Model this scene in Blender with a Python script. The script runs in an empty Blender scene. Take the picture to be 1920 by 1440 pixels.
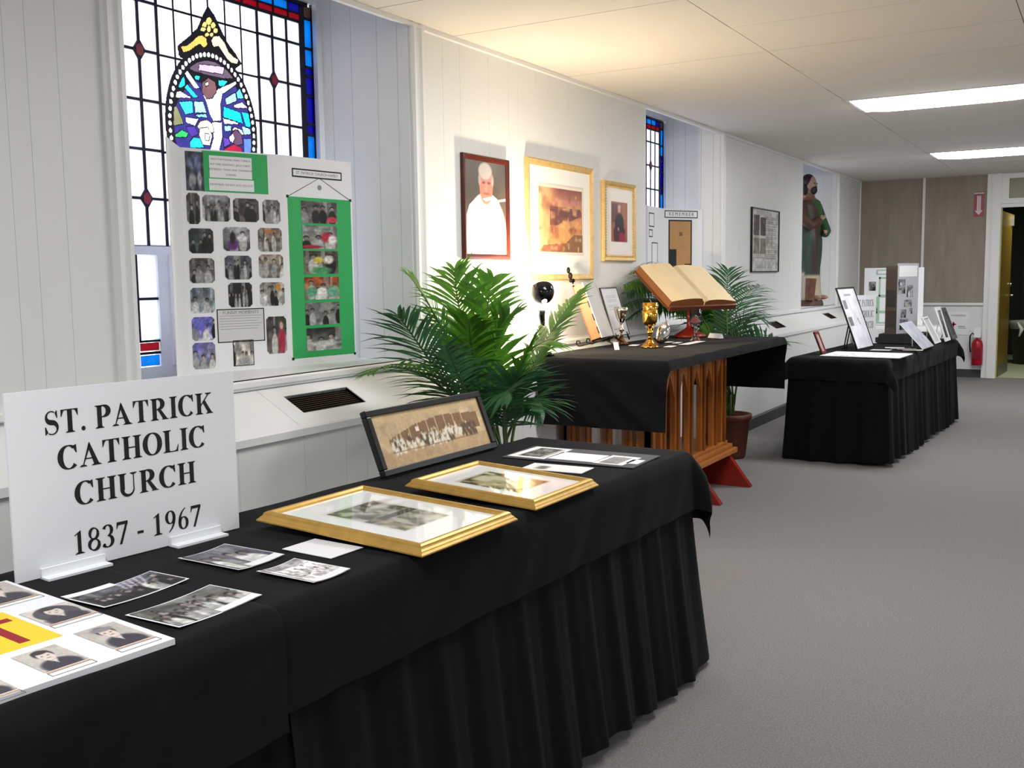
import bpy, bmesh, math, random
import numpy as np
from mathutils import Vector, Matrix, Euler
R = math.radians
sc = bpy.context.scene
col = sc.collection

# ---------------------------------------------------------------- camera, world, exposure
CAM = Vector((2.82, 0.0, 1.32))
FPX, YAW, PITCH, ROLL = 1876.0, 0.5368, 0.1061, -0.0135
_f = Vector((-math.sin(YAW)*math.cos(PITCH), math.cos(YAW)*math.cos(PITCH), -math.sin(PITCH)))
_r0 = Vector((math.cos(YAW), math.sin(YAW), 0)); _u0 = _r0.cross(_f)
_r = math.cos(ROLL)*_r0 + math.sin(ROLL)*_u0
_u = -math.sin(ROLL)*_r0 + math.cos(ROLL)*_u0
cd = bpy.data.cameras.new('camera'); cam = bpy.data.objects.new('camera', cd); col.objects.link(cam)
cam.matrix_world = Matrix((( _r.x, _u.x, -_f.x, CAM.x), (_r.y, _u.y, -_f.y, CAM.y), (_r.z, _u.z, -_f.z, CAM.z), (0, 0, 0, 1)))
cd.sensor_fit = 'HORIZONTAL'; cd.sensor_width = 36.0; cd.lens = 36.0*FPX/1920.0; cd.clip_start = 0.05
sc.camera = cam
sc.view_settings.view_transform = 'Standard'; sc.view_settings.look = 'None'
sc.view_settings.gamma = 1.0; sc.view_settings.use_curve_mapping = False
sc.view_settings.exposure = 0.0
w = bpy.data.worlds.new('overcast_sky'); sc.world = w; w.use_nodes = True
bg = w.node_tree.nodes['Background']; bg.inputs[0].default_value = (0.94, 0.96, 1.0, 1); bg.inputs[1].default_value = 2.6
PANEL = 23.0      # ceiling light diffuser emission
BULB = 72.0       # clip lamp bulb, watts
HALL = 20.0

def P(px, py, ax, val):
    """room point seen at photo pixel (px, py) on the plane axis[ax] == val"""
    d = _r*((px-960)/FPX) - _u*((py-720)/FPX) + _f
    return CAM + d*((val-CAM[ax])/d[ax])

# ---------------------------------------------------------------- helpers
def lin(c):
    return tuple((v/12.92 if v <= .04045 else ((v+.055)/1.055)**2.4) for v in c)
def h(s):
    s = s.lstrip('#'); return lin(tuple(int(s[i:i+2], 16)/255 for i in (0, 2, 4)))
MATS = {}
def mat(name, color='#cccccc', rough=.6, metal=0., spec=.5, var=0., vscale=20., bump=0., bscale=80., stretch=(1, 1, 1), emit=None, estr=0., trans=0., ior=1.45, alpha=1., sheen=0.):
    if name in MATS: return MATS[name]
    m = bpy.data.materials.new(name); m.use_nodes = True; nt = m.node_tree; b = nt.nodes['Principled BSDF']
    c = h(color) if isinstance(color, str) else color
    b.inputs['Base Color'].default_value = (*c, 1); b.inputs['Roughness'].default_value = rough
    b.inputs['Metallic'].default_value = metal; b.inputs['Specular IOR Level'].default_value = spec
    b.inputs['Transmission Weight'].default_value = trans; b.inputs['IOR'].default_value = ior; b.inputs['Alpha'].default_value = alpha
    b.inputs['Sheen Weight'].default_value = sheen
    if emit: b.inputs['Emission Color'].default_value = (*(h(emit)), 1); b.inputs['Emission Strength'].default_value = estr
    if var or bump:
        tc = nt.nodes.new('ShaderNodeTexCoord'); mp = nt.nodes.new('ShaderNodeMapping'); mp.inputs['Scale'].default_value = stretch
        nt.links.new(tc.outputs['Object'], mp.inputs['Vector'])
    if var:
        n = nt.nodes.new('ShaderNodeTexNoise'); n.inputs['Scale'].default_value = vscale; n.inputs['Detail'].default_value = 6
        nt.links.new(mp.outputs['Vector'], n.inputs['Vector'])
        r = nt.nodes.new('ShaderNodeValToRGB'); e = r.color_ramp.elements
        e[0].position = .3; e[1].position = .7
        e[0].color = (*[max(0, x*(1-var)) for x in c], 1); e[1].color = (*[min(1, x*(1+var)) for x in c], 1)
        nt.links.new(n.outputs['Fac'], r.inputs['Fac']); nt.links.new(r.outputs['Color'], b.inputs['Base Color'])
    if bump:
        n2 = nt.nodes.new('ShaderNodeTexNoise'); n2.inputs['Scale'].default_value = bscale; n2.inputs['Detail'].default_value = 4
        nt.links.new(mp.outputs['Vector'], n2.inputs['Vector'])
        bp = nt.nodes.new('ShaderNodeBump'); bp.inputs['Strength'].default_value = bump; bp.inputs['Distance'].default_value = .01
        nt.links.new(n2.outputs['Fac'], bp.inputs['Height']); nt.links.new(bp.outputs['Normal'], b.inputs['Normal'])
    MATS[name] = m; return m
def print_mat(name='printed_paper', rough=.5, spec=.3):
    if name in MATS: return MATS[name]
    m = bpy.data.materials.new(name); m.use_nodes = True; nt = m.node_tree; b = nt.nodes['Principled BSDF']
    a = nt.nodes.new('ShaderNodeAttribute'); a.attribute_name = 'Col'
    nt.links.new(a.outputs['Color'], b.inputs['Base Color']); b.inputs['Roughness'].default_value = rough; b.inputs['Specular IOR Level'].default_value = spec
    MATS[name] = m; return m
def leaf_mat(name, color, var=.3):
    """leaf blade: some of the light behind it comes through"""
    m = mat(name, color, .45, var=var, vscale=12); nt = m.node_tree; b = nt.nodes['Principled BSDF']; o = nt.nodes['Material Output']
    t = nt.nodes.new('ShaderNodeBsdfTranslucent'); mx = nt.nodes.new('ShaderNodeMixShader'); mx.inputs[0].default_value = .38
    src = b.inputs['Base Color'].links[0].from_socket; nt.links.new(src, t.inputs['Color'])
    nt.links.new(b.outputs[0], mx.inputs[1]); nt.links.new(t.outputs[0], mx.inputs[2]); nt.links.new(mx.outputs[0], o.inputs['Surface']); return m
def glass_pane(name, color):
    """stained glass: daylight from outside is scattered through the coloured pane"""
    if name in MATS: return MATS[name]
    m = bpy.data.materials.new(name); m.use_nodes = True; nt = m.node_tree; nt.nodes.clear()
    o = nt.nodes.new('ShaderNodeOutputMaterial'); t = nt.nodes.new('ShaderNodeBsdfTranslucent'); g = nt.nodes.new('ShaderNodeBsdfGlossy')
    mx = nt.nodes.new('ShaderNodeMixShader'); mx.inputs[0].default_value = .04; g.inputs['Roughness'].default_value = .15
    tc = nt.nodes.new('ShaderNodeTexCoord'); n = nt.nodes.new('ShaderNodeTexNoise'); n.inputs['Scale'].default_value = 26; n.inputs['Detail'].default_value = 3
    r = nt.nodes.new('ShaderNodeValToRGB'); c = h(color)
    r.color_ramp.elements[0].position = .3; r.color_ramp.elements[1].position = .6
    r.color_ramp.elements[0].color = (*[x*.82 for x in c], 1); r.color_ramp.elements[1].color = (*c, 1)
    nt.links.new(tc.outputs['Object'], n.inputs['Vector']); nt.links.new(n.outputs['Fac'], r.inputs['Fac'])
    nt.links.new(r.outputs['Color'], t.inputs['Color']); nt.links.new(t.outputs[0], mx.inputs[1]); nt.links.new(g.outputs[0], mx.inputs[2])
    nt.links.new(mx.outputs[0], o.inputs['Surface']); MATS[name] = m; return m

def add(name, me, m=None, parent=None, loc=None, rot=None, smooth=False):
    o = bpy.data.objects.new(name, me); col.objects.link(o)
    if m is not None and not me.materials: me.materials.append(m)
    if parent is not None: o.parent = parent
    if loc is not None: o.location = loc
    if rot is not None: o.rotation_euler = rot
    if smooth: me.shade_smooth()
    return o
def tag(o, label=None, cat=None, group=None, kind=None):
    if label: o['label'] = label
    if cat: o['category'] = cat
    if group: o['group'] = group
    if kind: o['kind'] = kind
    return o
def thing(name, label, cat, loc=(0, 0, 0), rot=(0, 0, 0), group=None):
    o = bpy.data.objects.new(name, None); col.objects.link(o); o.location = loc; o.rotation_euler = rot; o.empty_display_size = .05
    return tag(o, label, cat, group)
def struct(name, loc=(0, 0, 0), rot=(0, 0, 0)):
    o = bpy.data.objects.new(name, None); col.objects.link(o); o.location = loc; o.rotation_euler = rot; o['kind'] = 'structure'; return o

class MB:
    def __init__(s): s.v = []; s.f = []
    def face(s, pts):
        i = len(s.v); s.v += [tuple(p) for p in pts]; s.f.append(tuple(range(i, i+len(pts)))); return s
    def box(s, a, b):
        (x0, y0, z0), (x1, y1, z1) = a, b; i = len(s.v)
        s.v += [(x0, y0, z0), (x1, y0, z0), (x1, y1, z0), (x0, y1, z0), (x0, y0, z1), (x1, y0, z1), (x1, y1, z1), (x0, y1, z1)]
        s.f += [tuple(i+k for k in q) for q in ((0, 3, 2, 1), (4, 5, 6, 7), (0, 1, 5, 4), (1, 2, 6, 5), (2, 3, 7, 6), (3, 0, 4, 7))]; return s
    def hull8(s, bot, top):
        i = len(s.v); s.v += [tuple(p) for p in bot]+[tuple(p) for p in top]
        s.f += [tuple(i+k for k in q) for q in ((0, 3, 2, 1), (4, 5, 6, 7), (0, 1, 5, 4), (1, 2, 6, 5), (2, 3, 7, 6), (3, 0, 4, 7))]; return s
    def prism(s, poly, fn, d0, d1):
        """poly of (a, b); fn(a, b, d) -> point"""
        n = len(poly); i = len(s.v)
        s.v += [tuple(fn(a, b, d0)) for a, b in poly]+[tuple(fn(a, b, d1)) for a, b in poly]
        s.f.append(tuple(range(i+n-1, i-1, -1))); s.f.append(tuple(range(i+n, i+2*n)))
        for k in range(n): j = (k+1) % n; s.f.append((i+k, i+j, i+n+j, i+n+k))
        return s
    def tube(s, pts, r, n=8, cap=True):
        pts = [Vector(p) for p in pts]; rr = r if isinstance(r, (list, tuple)) else [r]*len(pts); rings = []
        up = Vector((0, 0, 1)); prev = None
        for k, p in enumerate(pts):
            t = (pts[min(k+1, len(pts)-1)]-pts[max(k-1, 0)])
            t = t.normalized() if t.length > 1e-9 else Vector((0, 0, 1))
            if prev is None:
                a = t.cross(up) if abs(t.z) < .95 else t.cross(Vector((1, 0, 0)))
            else:
                a = prev - t*prev.dot(t)
            a = a.normalized(); prev = a; b = t.cross(a); i = len(s.v)
            for q in range(n):
                an = 2*math.pi*q/n; s.v.append(tuple(p+(a*math.cos(an)+b*math.sin(an))*rr[k]))
            rings.append(i)
        for k in range(len(rings)-1):
            for q in range(n):
                s.f.append((rings[k]+q, rings[k]+(q+1) % n, rings[k+1]+(q+1) % n, rings[k+1]+q))
        if cap:
            s.f.append(tuple(rings[0]+q for q in reversed(range(n)))); s.f.append(tuple(rings[-1]+q for q in range(n)))
        return s
    def lathe(s, prof, n=24, c=(0, 0, 0), sx=1., sy=1., cap=True):
        rings = []
        for r, z in prof:
            i = len(s.v); rings.append(i)
            for q in range(n):
                a = 2*math.pi*q/n; s.v.append((c[0]+r*sx*math.cos(a), c[1]+r*sy*math.sin(a), c[2]+z))
        for k in range(len(rings)-1):
            for q in range(n):
                s.f.append((rings[k]+q, rings[k]+(q+1) % n, rings[k+1]+(q+1) % n, rings[k+1]+q))
        if cap:
            s.f.append(tuple(rings[0]+q for q in reversed(range(n)))); s.f.append(tuple(rings[-1]+q for q in range(n)))
        return s
    def ball(s, c, r, n=12, m=8, sc3=(1, 1, 1)):
        prof = [(max(1e-4, math.sin(math.pi*k/m))*r, -math.cos(math.pi*k/m)*r*sc3[2]) for k in range(m+1)]
        return s.lathe(prof, n, c, sc3[0], sc3[1])
    def grid(s, fn, nu, nv):
        i = len(s.v)
        for a in range(nu+1):
            for b in range(nv+1): s.v.append(tuple(fn(a/nu, b/nv)))
        for a in range(nu):
            for b in range(nv):
                k = i+a*(nv+1)+b; s.f.append((k, k+nv+1, k+nv+2, k+1))
        return s
    def mesh(s, name='mesh'):
        me = bpy.data.meshes.new(name); me.from_pydata(s.v, [], s.f); me.update(); return me
    def build(s, name, m=None, parent=None, smooth=False, loc=None, rot=None, fix=True):
        me = s.mesh(name)
        if fix:
            bm = bmesh.new(); bm.from_mesh(me); bmesh.ops.recalc_face_normals(bm, faces=bm.faces); bm.to_mesh(me); bm.free()
        return add(name, me, m, parent, loc, rot, smooth)
def box(name, a, b, m, parent=None, bevel=0., loc=None, rot=None):
    o = MB().box(a, b).build(name, m, parent, loc=loc, rot=rot)
    if bevel:
        md = o.modifiers.new('bevel', 'BEVEL'); md.width = bevel; md.segments = 2
    return o
def copy_tree(o, parent=None):
    c = o.copy(); col.objects.link(c); c.parent = parent
    for ch in list(o.children): copy_tree(ch, c)
    return c

# ---- flat print: a finely divided sheet whose printed colours are computed
def vnoise(U, V, s, seed=0):
    rg = np.random.RandomState(seed); g = rg.rand(64, 64); x = U*s; y = V*s
    xi = np.floor(x).astype(int); yi = np.floor(y).astype(int); fx = x-xi; fy = y-yi
    fx = fx*fx*(3-2*fx); fy = fy*fy*(3-2*fy)
    a = g[xi % 64, yi % 64]; b = g[(xi+1) % 64, yi % 64]; c = g[xi % 64, (yi+1) % 64]; d = g[(xi+1) % 64, (yi+1) % 64]
    return (a*(1-fx)+b*fx)*(1-fy)+(c*(1-fx)+d*fx)*fy
def C3(hexs): s = hexs.lstrip('#'); return np.array([int(s[i:i+2], 16)/255 for i in (0, 2, 4)])
class Pic:
    """u to the right, v up, both 0..1, colours in display values"""
    def __init__(s, nx, ny, base='#ffffff', asp=1.):
        s.nx, s.ny, s.asp = nx, ny, asp
        u = np.linspace(0, 1, nx+1); v = np.linspace(0, 1, ny+1); s.U, s.V = np.meshgrid(u, v, indexing='ij')
        s.A = np.ones((nx+1, ny+1, 3))*C3(base)
    def put(s, mask, c):
        c = C3(c) if isinstance(c, str) else np.array(c); m = np.clip(mask, 0, 1)[..., None]; s.A = s.A*(1-m)+c*m; return s
    def ell(s, cx, cy, rx, ry, c, soft=.15):
        d = np.sqrt(((s.U-cx)/rx)**2+((s.V-cy)/ry)**2); return s.put((1+soft-d)/(2*soft), c)
    def rect(s, x0, y0, x1, y1, c, k=1.): return s.put(((s.U >= x0) & (s.U <= x1) & (s.V >= y0) & (s.V <= y1))*k, c)
    def poly(s, pts, c, k=1.):
        ins = np.zeros(s.U.shape, bool); n = len(pts)
        for i in range(n):
            (x0, y0), (x1, y1) = pts[i], pts[(i+1) % n]
            if y0 == y1: continue
            cnd = ((y0 > s.V) != (y1 > s.V)) & (s.U < (x1-x0)*(s.V-y0)/(y1-y0)+x0); ins ^= cnd
        return s.put(ins*k, c)
    def noise(s, amp, sc_, seed=1): s.A = s.A*(1+amp*(vnoise(s.U*s.asp, s.V, sc_, seed)[..., None]-.5)*2); return s
    def vgrad(s, c0, c1): s.A = C3(c0)*(1-s.V[..., None])+C3(c1)*s.V[..., None]; return s
    def quant(s): return s
def sheet(name, pic, w_, h_, parent=None, loc=(0, 0, 0), rot=(0, 0, 0), m=None, curl=0., thick=0.):
    """printed sheet in local XY, centred on the origin, facing +Z"""
    nx, ny = pic.nx, pic.ny
    x = (pic.U-.5)*w_; y = (pic.V-.5)*h_; z = curl*((pic.U-.5)**2*4)**1.0
    vs = np.stack([x, y, z], -1).reshape(-1, 3); idx = np.arange((nx+1)*(ny+1)).reshape(nx+1, ny+1)
    fs = np.stack([idx[:-1, :-1], idx[1:, :-1], idx[1:, 1:], idx[:-1, 1:]], -1).reshape(-1, 4)
    me = bpy.data.meshes.new(name); me.from_pydata(vs.tolist(), [], fs.tolist()); me.update()
    at = me.color_attributes.new('Col', 'FLOAT_COLOR', 'POINT')
    A = np.clip(pic.A, 0, 1).reshape(-1, 3); L = np.where(A <= .04045, A/12.92, ((A+.055)/1.055)**2.4)
    at.data.foreach_set('color', np.concatenate([L, np.ones((len(L), 1))], 1).astype(np.float32).ravel())
    return add(name, me, m or print_mat(), parent, loc, rot)
def people_photo(seed, nx=30, ny=24, bgc=('#3a3a3a', '#8a8a8a'), n=6, tone='bw', light=.5, rows=1, acc=None):
    rg = random.Random(seed); p = Pic(nx, ny); p.vgrad(*bgc); p.noise(.35, 6, seed); 
    for k in range(3):
        x = rg.random(); g = rg.uniform(.15, .75); p.rect(x, rg.uniform(.4, .6), x+rg.uniform(.06, .2), 1, (g, g, g), .6)
    for r_ in range(rows):
        base = .55-.3*r_/max(1, rows)
        for k in range(n):
            x = (k+.5)/n+rg.uniform(-.5, .5)/n; b = .9 if rg.random() < light else .16
            b = b*rg.uniform(.6, .95); hh = base+rg.uniform(-.2, .16)
            bw = .46/max(n, 3); hr = min(.26/max(n, 3), .075); p.ell(x, hh-.36, bw, .34, (b, b, b*.98), .12); p.ell(x, hh+.1, hr*1.1, .085, (.09, .08, .08), .2); s = rg.uniform(.4, .68)
            p.ell(x, hh+.06, hr*.85, .072, (s, s*.92, s*.87), .2)
    if acc:
        for (cx, cy, rx, ry, c) in acc: p.ell(cx, cy, rx, ry, c, .25)
    p.noise(.14, 14, seed+9); p.noise(.08, 25, seed+5)
    return p
def text_mesh(s, size, m, parent, loc, rot, name='lettering', align='CENTER', bold=0.):
    cu = bpy.data.curves.new(name, 'FONT'); cu.body = s; cu.size = size; cu.align_x = align; cu.align_y = 'CENTER'; cu.offset = bold; cu.resolution_u = 2
    o = bpy.data.objects.new(name, cu); col.objects.link(o); dg = bpy.context.evaluated_depsgraph_get()
    me = bpy.data.meshes.new_from_object(o.evaluated_get(dg)); bpy.data.objects.remove(o); bpy.data.curves.remove(cu)
    me.materials.clear(); return add(name, me, m, parent, loc, rot)

# ---- serif capitals built from strokes (cap height 1)
def _ribbon(mb, pts, wid):
    L = []; Rr = []; n = len(pts)
    for k in range(n):
        a = pts[max(0, k-1)]; b = pts[min(n-1, k+1)]; dx, dy = b[0]-a[0], b[1]-a[1]; l = math.hypot(dx, dy) or 1
        nx, ny = -dy/l, dx/l; w_ = wid[k]/2; L.append((pts[k][0]+nx*w_, pts[k][1]+ny*w_)); Rr.append((pts[k][0]-nx*w_, pts[k][1]-ny*w_))
    for k in range(n-1): mb.append([L[k], L[k+1], Rr[k+1], Rr[k]])
def _arc(cx, cy, rx, ry, a0, a1, n=22, thick=.25, thin=.05, rot=0.):
    pts = []; wd = []
    for k in range(n+1):
        a = R(a0+(a1-a0)*k/n); pts.append((cx+rx*math.cos(a), cy+ry*math.sin(a))); wd.append(thin+(thick-thin)*abs(math.cos(a+R(rot)))**1.4)
    return pts, wd
SF = .038
def _serif(pl, x0, x1, y, up=False):
    d = 1 if not up else -1
    pl.append([(x0, y), (x1, y), (x1, y+d*SF), (x0, y+d*SF)])
    xm = (x0+x1)/2; hw = (x1-x0)*.36; pl.append([(xm-hw*1.15, y+d*SF), (xm+hw*1.15, y+d*SF), (xm+hw*.72, y+d*SF*2.2), (xm-hw*.72, y+d*SF*2.2)])
def _stem(pl, x, w_=.225, y0=0, y1=1, top=True, bot=True, ext=.1):
    pl.append([(x, y0), (x+w_, y0), (x+w_, y1), (x, y1)])
    if bot: _serif(pl, x-ext, x+w_+ext, y0)
    if top: _serif(pl, x-ext, x+w_+ext, y1, True)
def glyph(ch):
    pl = []; adv = .8
    def rib(a): _ribbon(pl, *a)
    if ch == 'I': _stem(pl, .12); adv = .46
    elif ch == 'T':
        _stem(pl, .32, top=False); pl.append([(.02, .955), (.82, .955), (.82, 1), (.02, 1)])
        pl.append([(.02, 1), (.02, .7), (.05, .7), (.15, .92), (.2, .96)]); pl.append([(.82, 1), (.82, .7), (.79, .7), (.69, .92), (.64, .96)]); adv = .86
    elif ch == 'H':
        _stem(pl, .12); _stem(pl, .66); pl.append([(.3, .475), (.68, .475), (.68, .53), (.3, .53)]); adv = 1.0
    elif ch == 'L':
        _stem(pl, .12); pl.append([(.3, 0), (.78, 0), (.78, .045), (.3, .045)]); pl.append([(.78, 0), (.82, .32), (.79, .32), (.7, .09), (.6, .04)]); adv = .84
    elif ch in 'PR':
        _stem(pl, .12); rib(_arc(.36, .735, .31, .245, 90, -90)); pl.append([(.3, .957), (.38, .957), (.38, 1), (.3, 1)]); pl.append([(.3, .467), (.38, .467), (.38, .512), (.3, .512)]); adv = .8
        if ch == 'R':
            pl.append([(.38, .49), (.56, .5), (.92, .02), (.68, .02)]); pl.append([(.62, 0), (.98, 0), (.98, SF), (.62, SF)]); adv = .98
    elif ch == 'K':
        _stem(pl, .12); pl.append([(.3, .42), (.34, .38), (.84, .96), (.76, .96)]); _serif(pl, .6, .96, 1, True)
        pl.append([(.42, .58), (.56, .68), (.98, .03), (.74, .03)]); _serif(pl, .62, 1.04, 0); adv = 1.02
    elif ch == 'A':
        pl.append([(.12, .02), (.17, .02), (.5, .84), (.46, 1), (.44, 1)]); pl.append([(.44, 1), (.48, 1), (.9, .02), (.66, .02), (.39, .83)])
        pl.append([(.24, .3), (.62, .3), (.62, .35), (.24, .35)]); _serif(pl, 0, .32, 0); _serif(pl, .54, 1.0, 0); adv = 1.0
    elif ch == 'C':
        rib(_arc(.48, .5, .37, .48, 52, 318, 34)); pl.append([(.79, 1.0), (.83, 1.0), (.845, .66), (.8, .66), (.7, .86), (.66, .93)]); adv = .9
    elif ch == 'O':
        rib(_arc(.48, .5, .37, .48, 0, 360, 40)); adv = .96
    elif ch == 'U':
        _stem(pl, .1, y0=.28, bot=False); _stem(pl, .74, .055, y0=.28, bot=False, ext=.14); n = 24; pts = []; wd = []
        for k in range(n+1):
            a = R(180+180*k/n); pts.append((.485+.285*math.cos(a), .3+.285*math.sin(a))); wd.append(.2+(.055-.2)*(k/n)**.8)
        _ribbon(pl, pts, wd); adv = .98
    elif ch == 'S':
        n = 40; pts = []; wd = []
        for k in range(n+1):
            t = k/n
            if t < .5: a = R(50+(270-50)*(t/.5)); pts.append((.36+.225*math.cos(a), .745+.23*math.sin(a)))
            else: a = R(90-(90+130)*((t-.5)/.5)); pts.append((.37+.25*math.cos(a), .26+.25*math.sin(a)))
            wd.append(.05+.17*math.exp(-((t-.5)/.2)**2))
        _ribbon(pl, pts, wd); pl.append([(.6, 1), (.63, 1), (.64, .68), (.6, .68), (.52, .9)]); pl.append([(.06, 0), (.09, 0), (.2, .1), (.1, .34), (.06, .34)]); adv = .72
    elif ch == '.': rib(_arc(.14, .1, .05, .05, 0, 360, 14, .1, .1)); adv = .3
    elif ch == '-': pl.append([(.05, .28), (.38, .28), (.38, .4), (.05, .4)]); adv = .44
    elif ch == '1':
        pl.append([(.24, 0), (.42, 0), (.42, 1), (.38, 1), (.24, .9)]); pl.append([(.1, .84), (.38, 1), (.38, .94), (.12, .8)]); _serif(pl, .1, .56, 0); adv = .66
    elif ch == '8':
        rib(_arc(.34, .74, .2, .235, 0, 360, 30, .15, .05, 25)); rib(_arc(.34, .26, .24, .24, 0, 360, 30, .17, .05, 25)); adv = .68
    elif ch == '3':
        rib(_arc(.3, .75, .2, .225, 160, -80, 26, .17, .05)); rib(_arc(.28, .27, .25, .25, 88, -150, 28, .18, .05)); rib(_arc(.11, .12, .04, .04, 0, 360, 12, .08, .08)); adv = .66
    elif ch == '7':
        pl.append([(.06, .86), (.64, .86), (.64, 1), (.06, 1)]); pl.append([(.04, .7), (.07, .7), (.14, .86), (.06, .9)]); pl.append([(.5, .87), (.64, .9), (.3, -.01), (.17, -.01)]); adv = .68
    elif ch == '9':
        rib(_arc(.33, .69, .21, .285, 0, 360, 32, .17, .05)); n = 16; pts = [(.54-.02*(k/n)**2-.3*(k/n)**3, .7-.7*(k/n)) for k in range(n+1)]; _ribbon(pl, pts, [.17-.13*(k/n)**1.3 for k in range(n+1)]); adv = .68
    elif ch == '6':
        rib(_arc(.34, .3, .21, .275, 0, 360, 32, .17, .05)); n = 16; pts = [(.13+.02*(k/n)**2+.32*(k/n)**3, .3+.7*(k/n)) for k in range(n+1)]; _ribbon(pl, pts, [.17-.13*(k/n)**1.3 for k in range(n+1)]); adv = .68
    else: adv = .3
    return pl, adv
def serif_line(s, width, height, m, parent, cx, cy, z, fm, name='letter', track=.03):
    """lays letters on local plane through fm(x, y, z); one object per letter"""
    adv = sum(glyph(c)[1]+track for c in s)-track; k = width/adv; x = cx-width/2
    for c in s:
        pl, a = glyph(c)
        if pl:
            mb = MB()
            for q in pl: mb.face([fm(x+px_*k, cy-height/2+py_*height, z) for px_, py_ in q])
            mb.build(name, m, parent, fix=False)
        x += (a+track)*k
# ---------------------------------------------------------------- materials of the room
wall_m = mat('white_wall_paint', '#e3e4e3', .45, var=.015, vscale=3, bump=.02, bscale=200)
trim_m = mat('white_gloss_trim', '#e8e9e8', .35, var=.01, vscale=6)
tile_m = mat('ceiling_tile', '#dedad4', .9, var=.05, vscale=260, bump=.25, bscale=300)
joint_m = mat('ceiling_joint', '#8d8a86', .8, var=.05, vscale=30)
carpet_m = mat('grey_carpet', '#807e7d', .98, spec=.1, var=.22, vscale=160, bump=.5, bscale=420)
base_m = mat('dark_rubber_baseboard', '#3c3d3f', .6, var=.08, vscale=20)
dark_m = mat('dark_metal', '#17130f', .5, metal=.6, var=.1, vscale=50)
CE = 2.495; YE = 13.65; XR = 7.26; YB = -3.2
# ---------------------------------------------------------------- floor
fl = MB().box((-.02, YB, -.06), (XR, YE+.1, 0)).build('floor', carpet_m); tag(fl, kind='structure')
# ---------------------------------------------------------------- ceiling and lights
ce = struct('ceiling')
MB().box((0, YB, CE+.018), (XR, YE, CE+.08)).build('slab', joint_m, ce)
TY = .6045; TX = 1.21; Y0 = 6.01
lights = {(1, k) for k in (-10, -4, 2, 8)} | {(4, k) for k in (-10, -4, 2, 8)}
tme = {}
k0 = math.ceil((YB-Y0)/TY)-1; k1 = int((YE-Y0)/TY)
for i in range(6):
    for k in range(k0, k1+1):
        ya, yb = max(YB, Y0+k*TY), min(YE, Y0+(k+1)*TY)
        if (i, k) in lights or yb-ya < .02: continue
        key = round(yb-ya, 3)
        if key not in tme:
            g = .0022
            m_ = MB().hull8([(g, g, .002), (TX-g, g, .002), (TX-g, key-g, .002), (g, key-g, .002)], [(g, g, .02), (TX-g, g, .02), (TX-g, key-g, .02), (g, key-g, .02)]); tme[key] = m_.mesh('ceiling_tile')
        add('ceiling_tile', tme[key], tile_m, ce, (i*TX, ya, CE-.002+random.Random(i*97+k).uniform(-.0008, .0008)))
diff_m = mat('lit_diffuser', '#ffffff', .4, emit='#fdfdff', estr=PANEL)
def ceiling_light(i, k, label):
    t = thing('ceiling_light', label, 'light', ((i+.5)*TX, Y0+(k+.5)*TY, CE), group='fluorescent ceiling lights')
    fr = MB(); a, b = TX/2-.004, TY/2-.004
    for q in (((-a, -b, -.004), (a, -b+.022, .02)), ((-a, b-.022, -.004), (a, b, .02)), ((-a, -b+.022, -.004), (-a+.022, b-.022, .02)), ((a-.022, -b+.022, -.004), (a, b-.022, .02))): fr.box(*q)
    fr.build('frame', trim_m, t)
    def lens(u, v):
        x = (u-.5)*2; y = (v-.5)*2; e = (1-abs(x)**8)*(1-abs(y)**3.0)
        return (x*(a-.02), y*(b-.02), -.003-.035*e)
    MB().grid(lens, 20, 10).build('diffuser', diff_m, t, smooth=True)
    return t
for (i, k) in sorted(lights):
    if i == 1 and k == 2: lb = 'glowing white fluorescent ceiling light above the aisle, second from the tan end wall'
    elif i == 1 and k == 8: lb = 'glowing white fluorescent ceiling light closest to the tan panelled end wall'
    else: lb = 'fluorescent ceiling panel light outside the photographed part of the room'
    ceiling_light(i, k, lb)
# ---------------------------------------------------------------- left wall with three deep window bays
OPEN = [(2.25, 3.85), (6.59, 8.17), (10.78, 12.30)]
wl = struct('wall_left')
def plan(poly, z0, z1, name, m, parent):
    return MB().prism(poly, lambda a, b, d: (a, b, d), z0, z1).build(name, m, parent)
segs = [(YB, 2.25), (3.85, 6.59), (8.17, 10.78), (12.30, YE)]
B_ = -.014
for n, (a, b) in enumerate(segs):
    a2 = a if n == 0 else a-.13; b2 = b if n == 3 else b+.13
    plan([(B_, a), (B_, b), (-.45, b2), (-.58, b2), (-.58, a2), (-.45, a2)], 0, 2.9, 'wall_body', wall_m, wl)
for a, b in OPEN:
    MB().box((-.58, a+.1, 0), (-.02, b-.1, .9)).build('wall_below_window', wall_m, wl)
    MB().box((-.58, a, 2.62), (-.455, b, 2.9)).build('wall_above_window', wall_m, wl)
    MB().box((-.46, a-.05, 2.78), (.04, b+.05, 2.9)).build('bay_soffit', wall_m, wl)
MB().box((-.012, YB, CE+.02), (.02, YE, 2.82)).build('bulkhead', wall_m, wl)
rg = random.Random(5)
def planks(y0, y1, forced=()):
    ys = sorted([y0, y1, *forced]); out = []
    for a, b in zip(ys[:-1], ys[1:]):
        y = a
        while y < b-1e-6:
            w_ = rg.choice((.1, .15, .2, .27, .2)); e = y+w_
            if b-e < .09: e = b
            out.append((y, min(e, b))); y = e
    return out
for n, (a, b) in enumerate(segs):
    fc = (1.63, 1.844, 1.916, 2.02, 2.19) if n == 0 else ()
    for y0, y1 in planks(a if n else .4, b, fc):
        o = MB().box((B_-.002, y0+.0006, .9), (0, y1-.0006, CE+.02)).build('plank', wall_m, wl)
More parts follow.
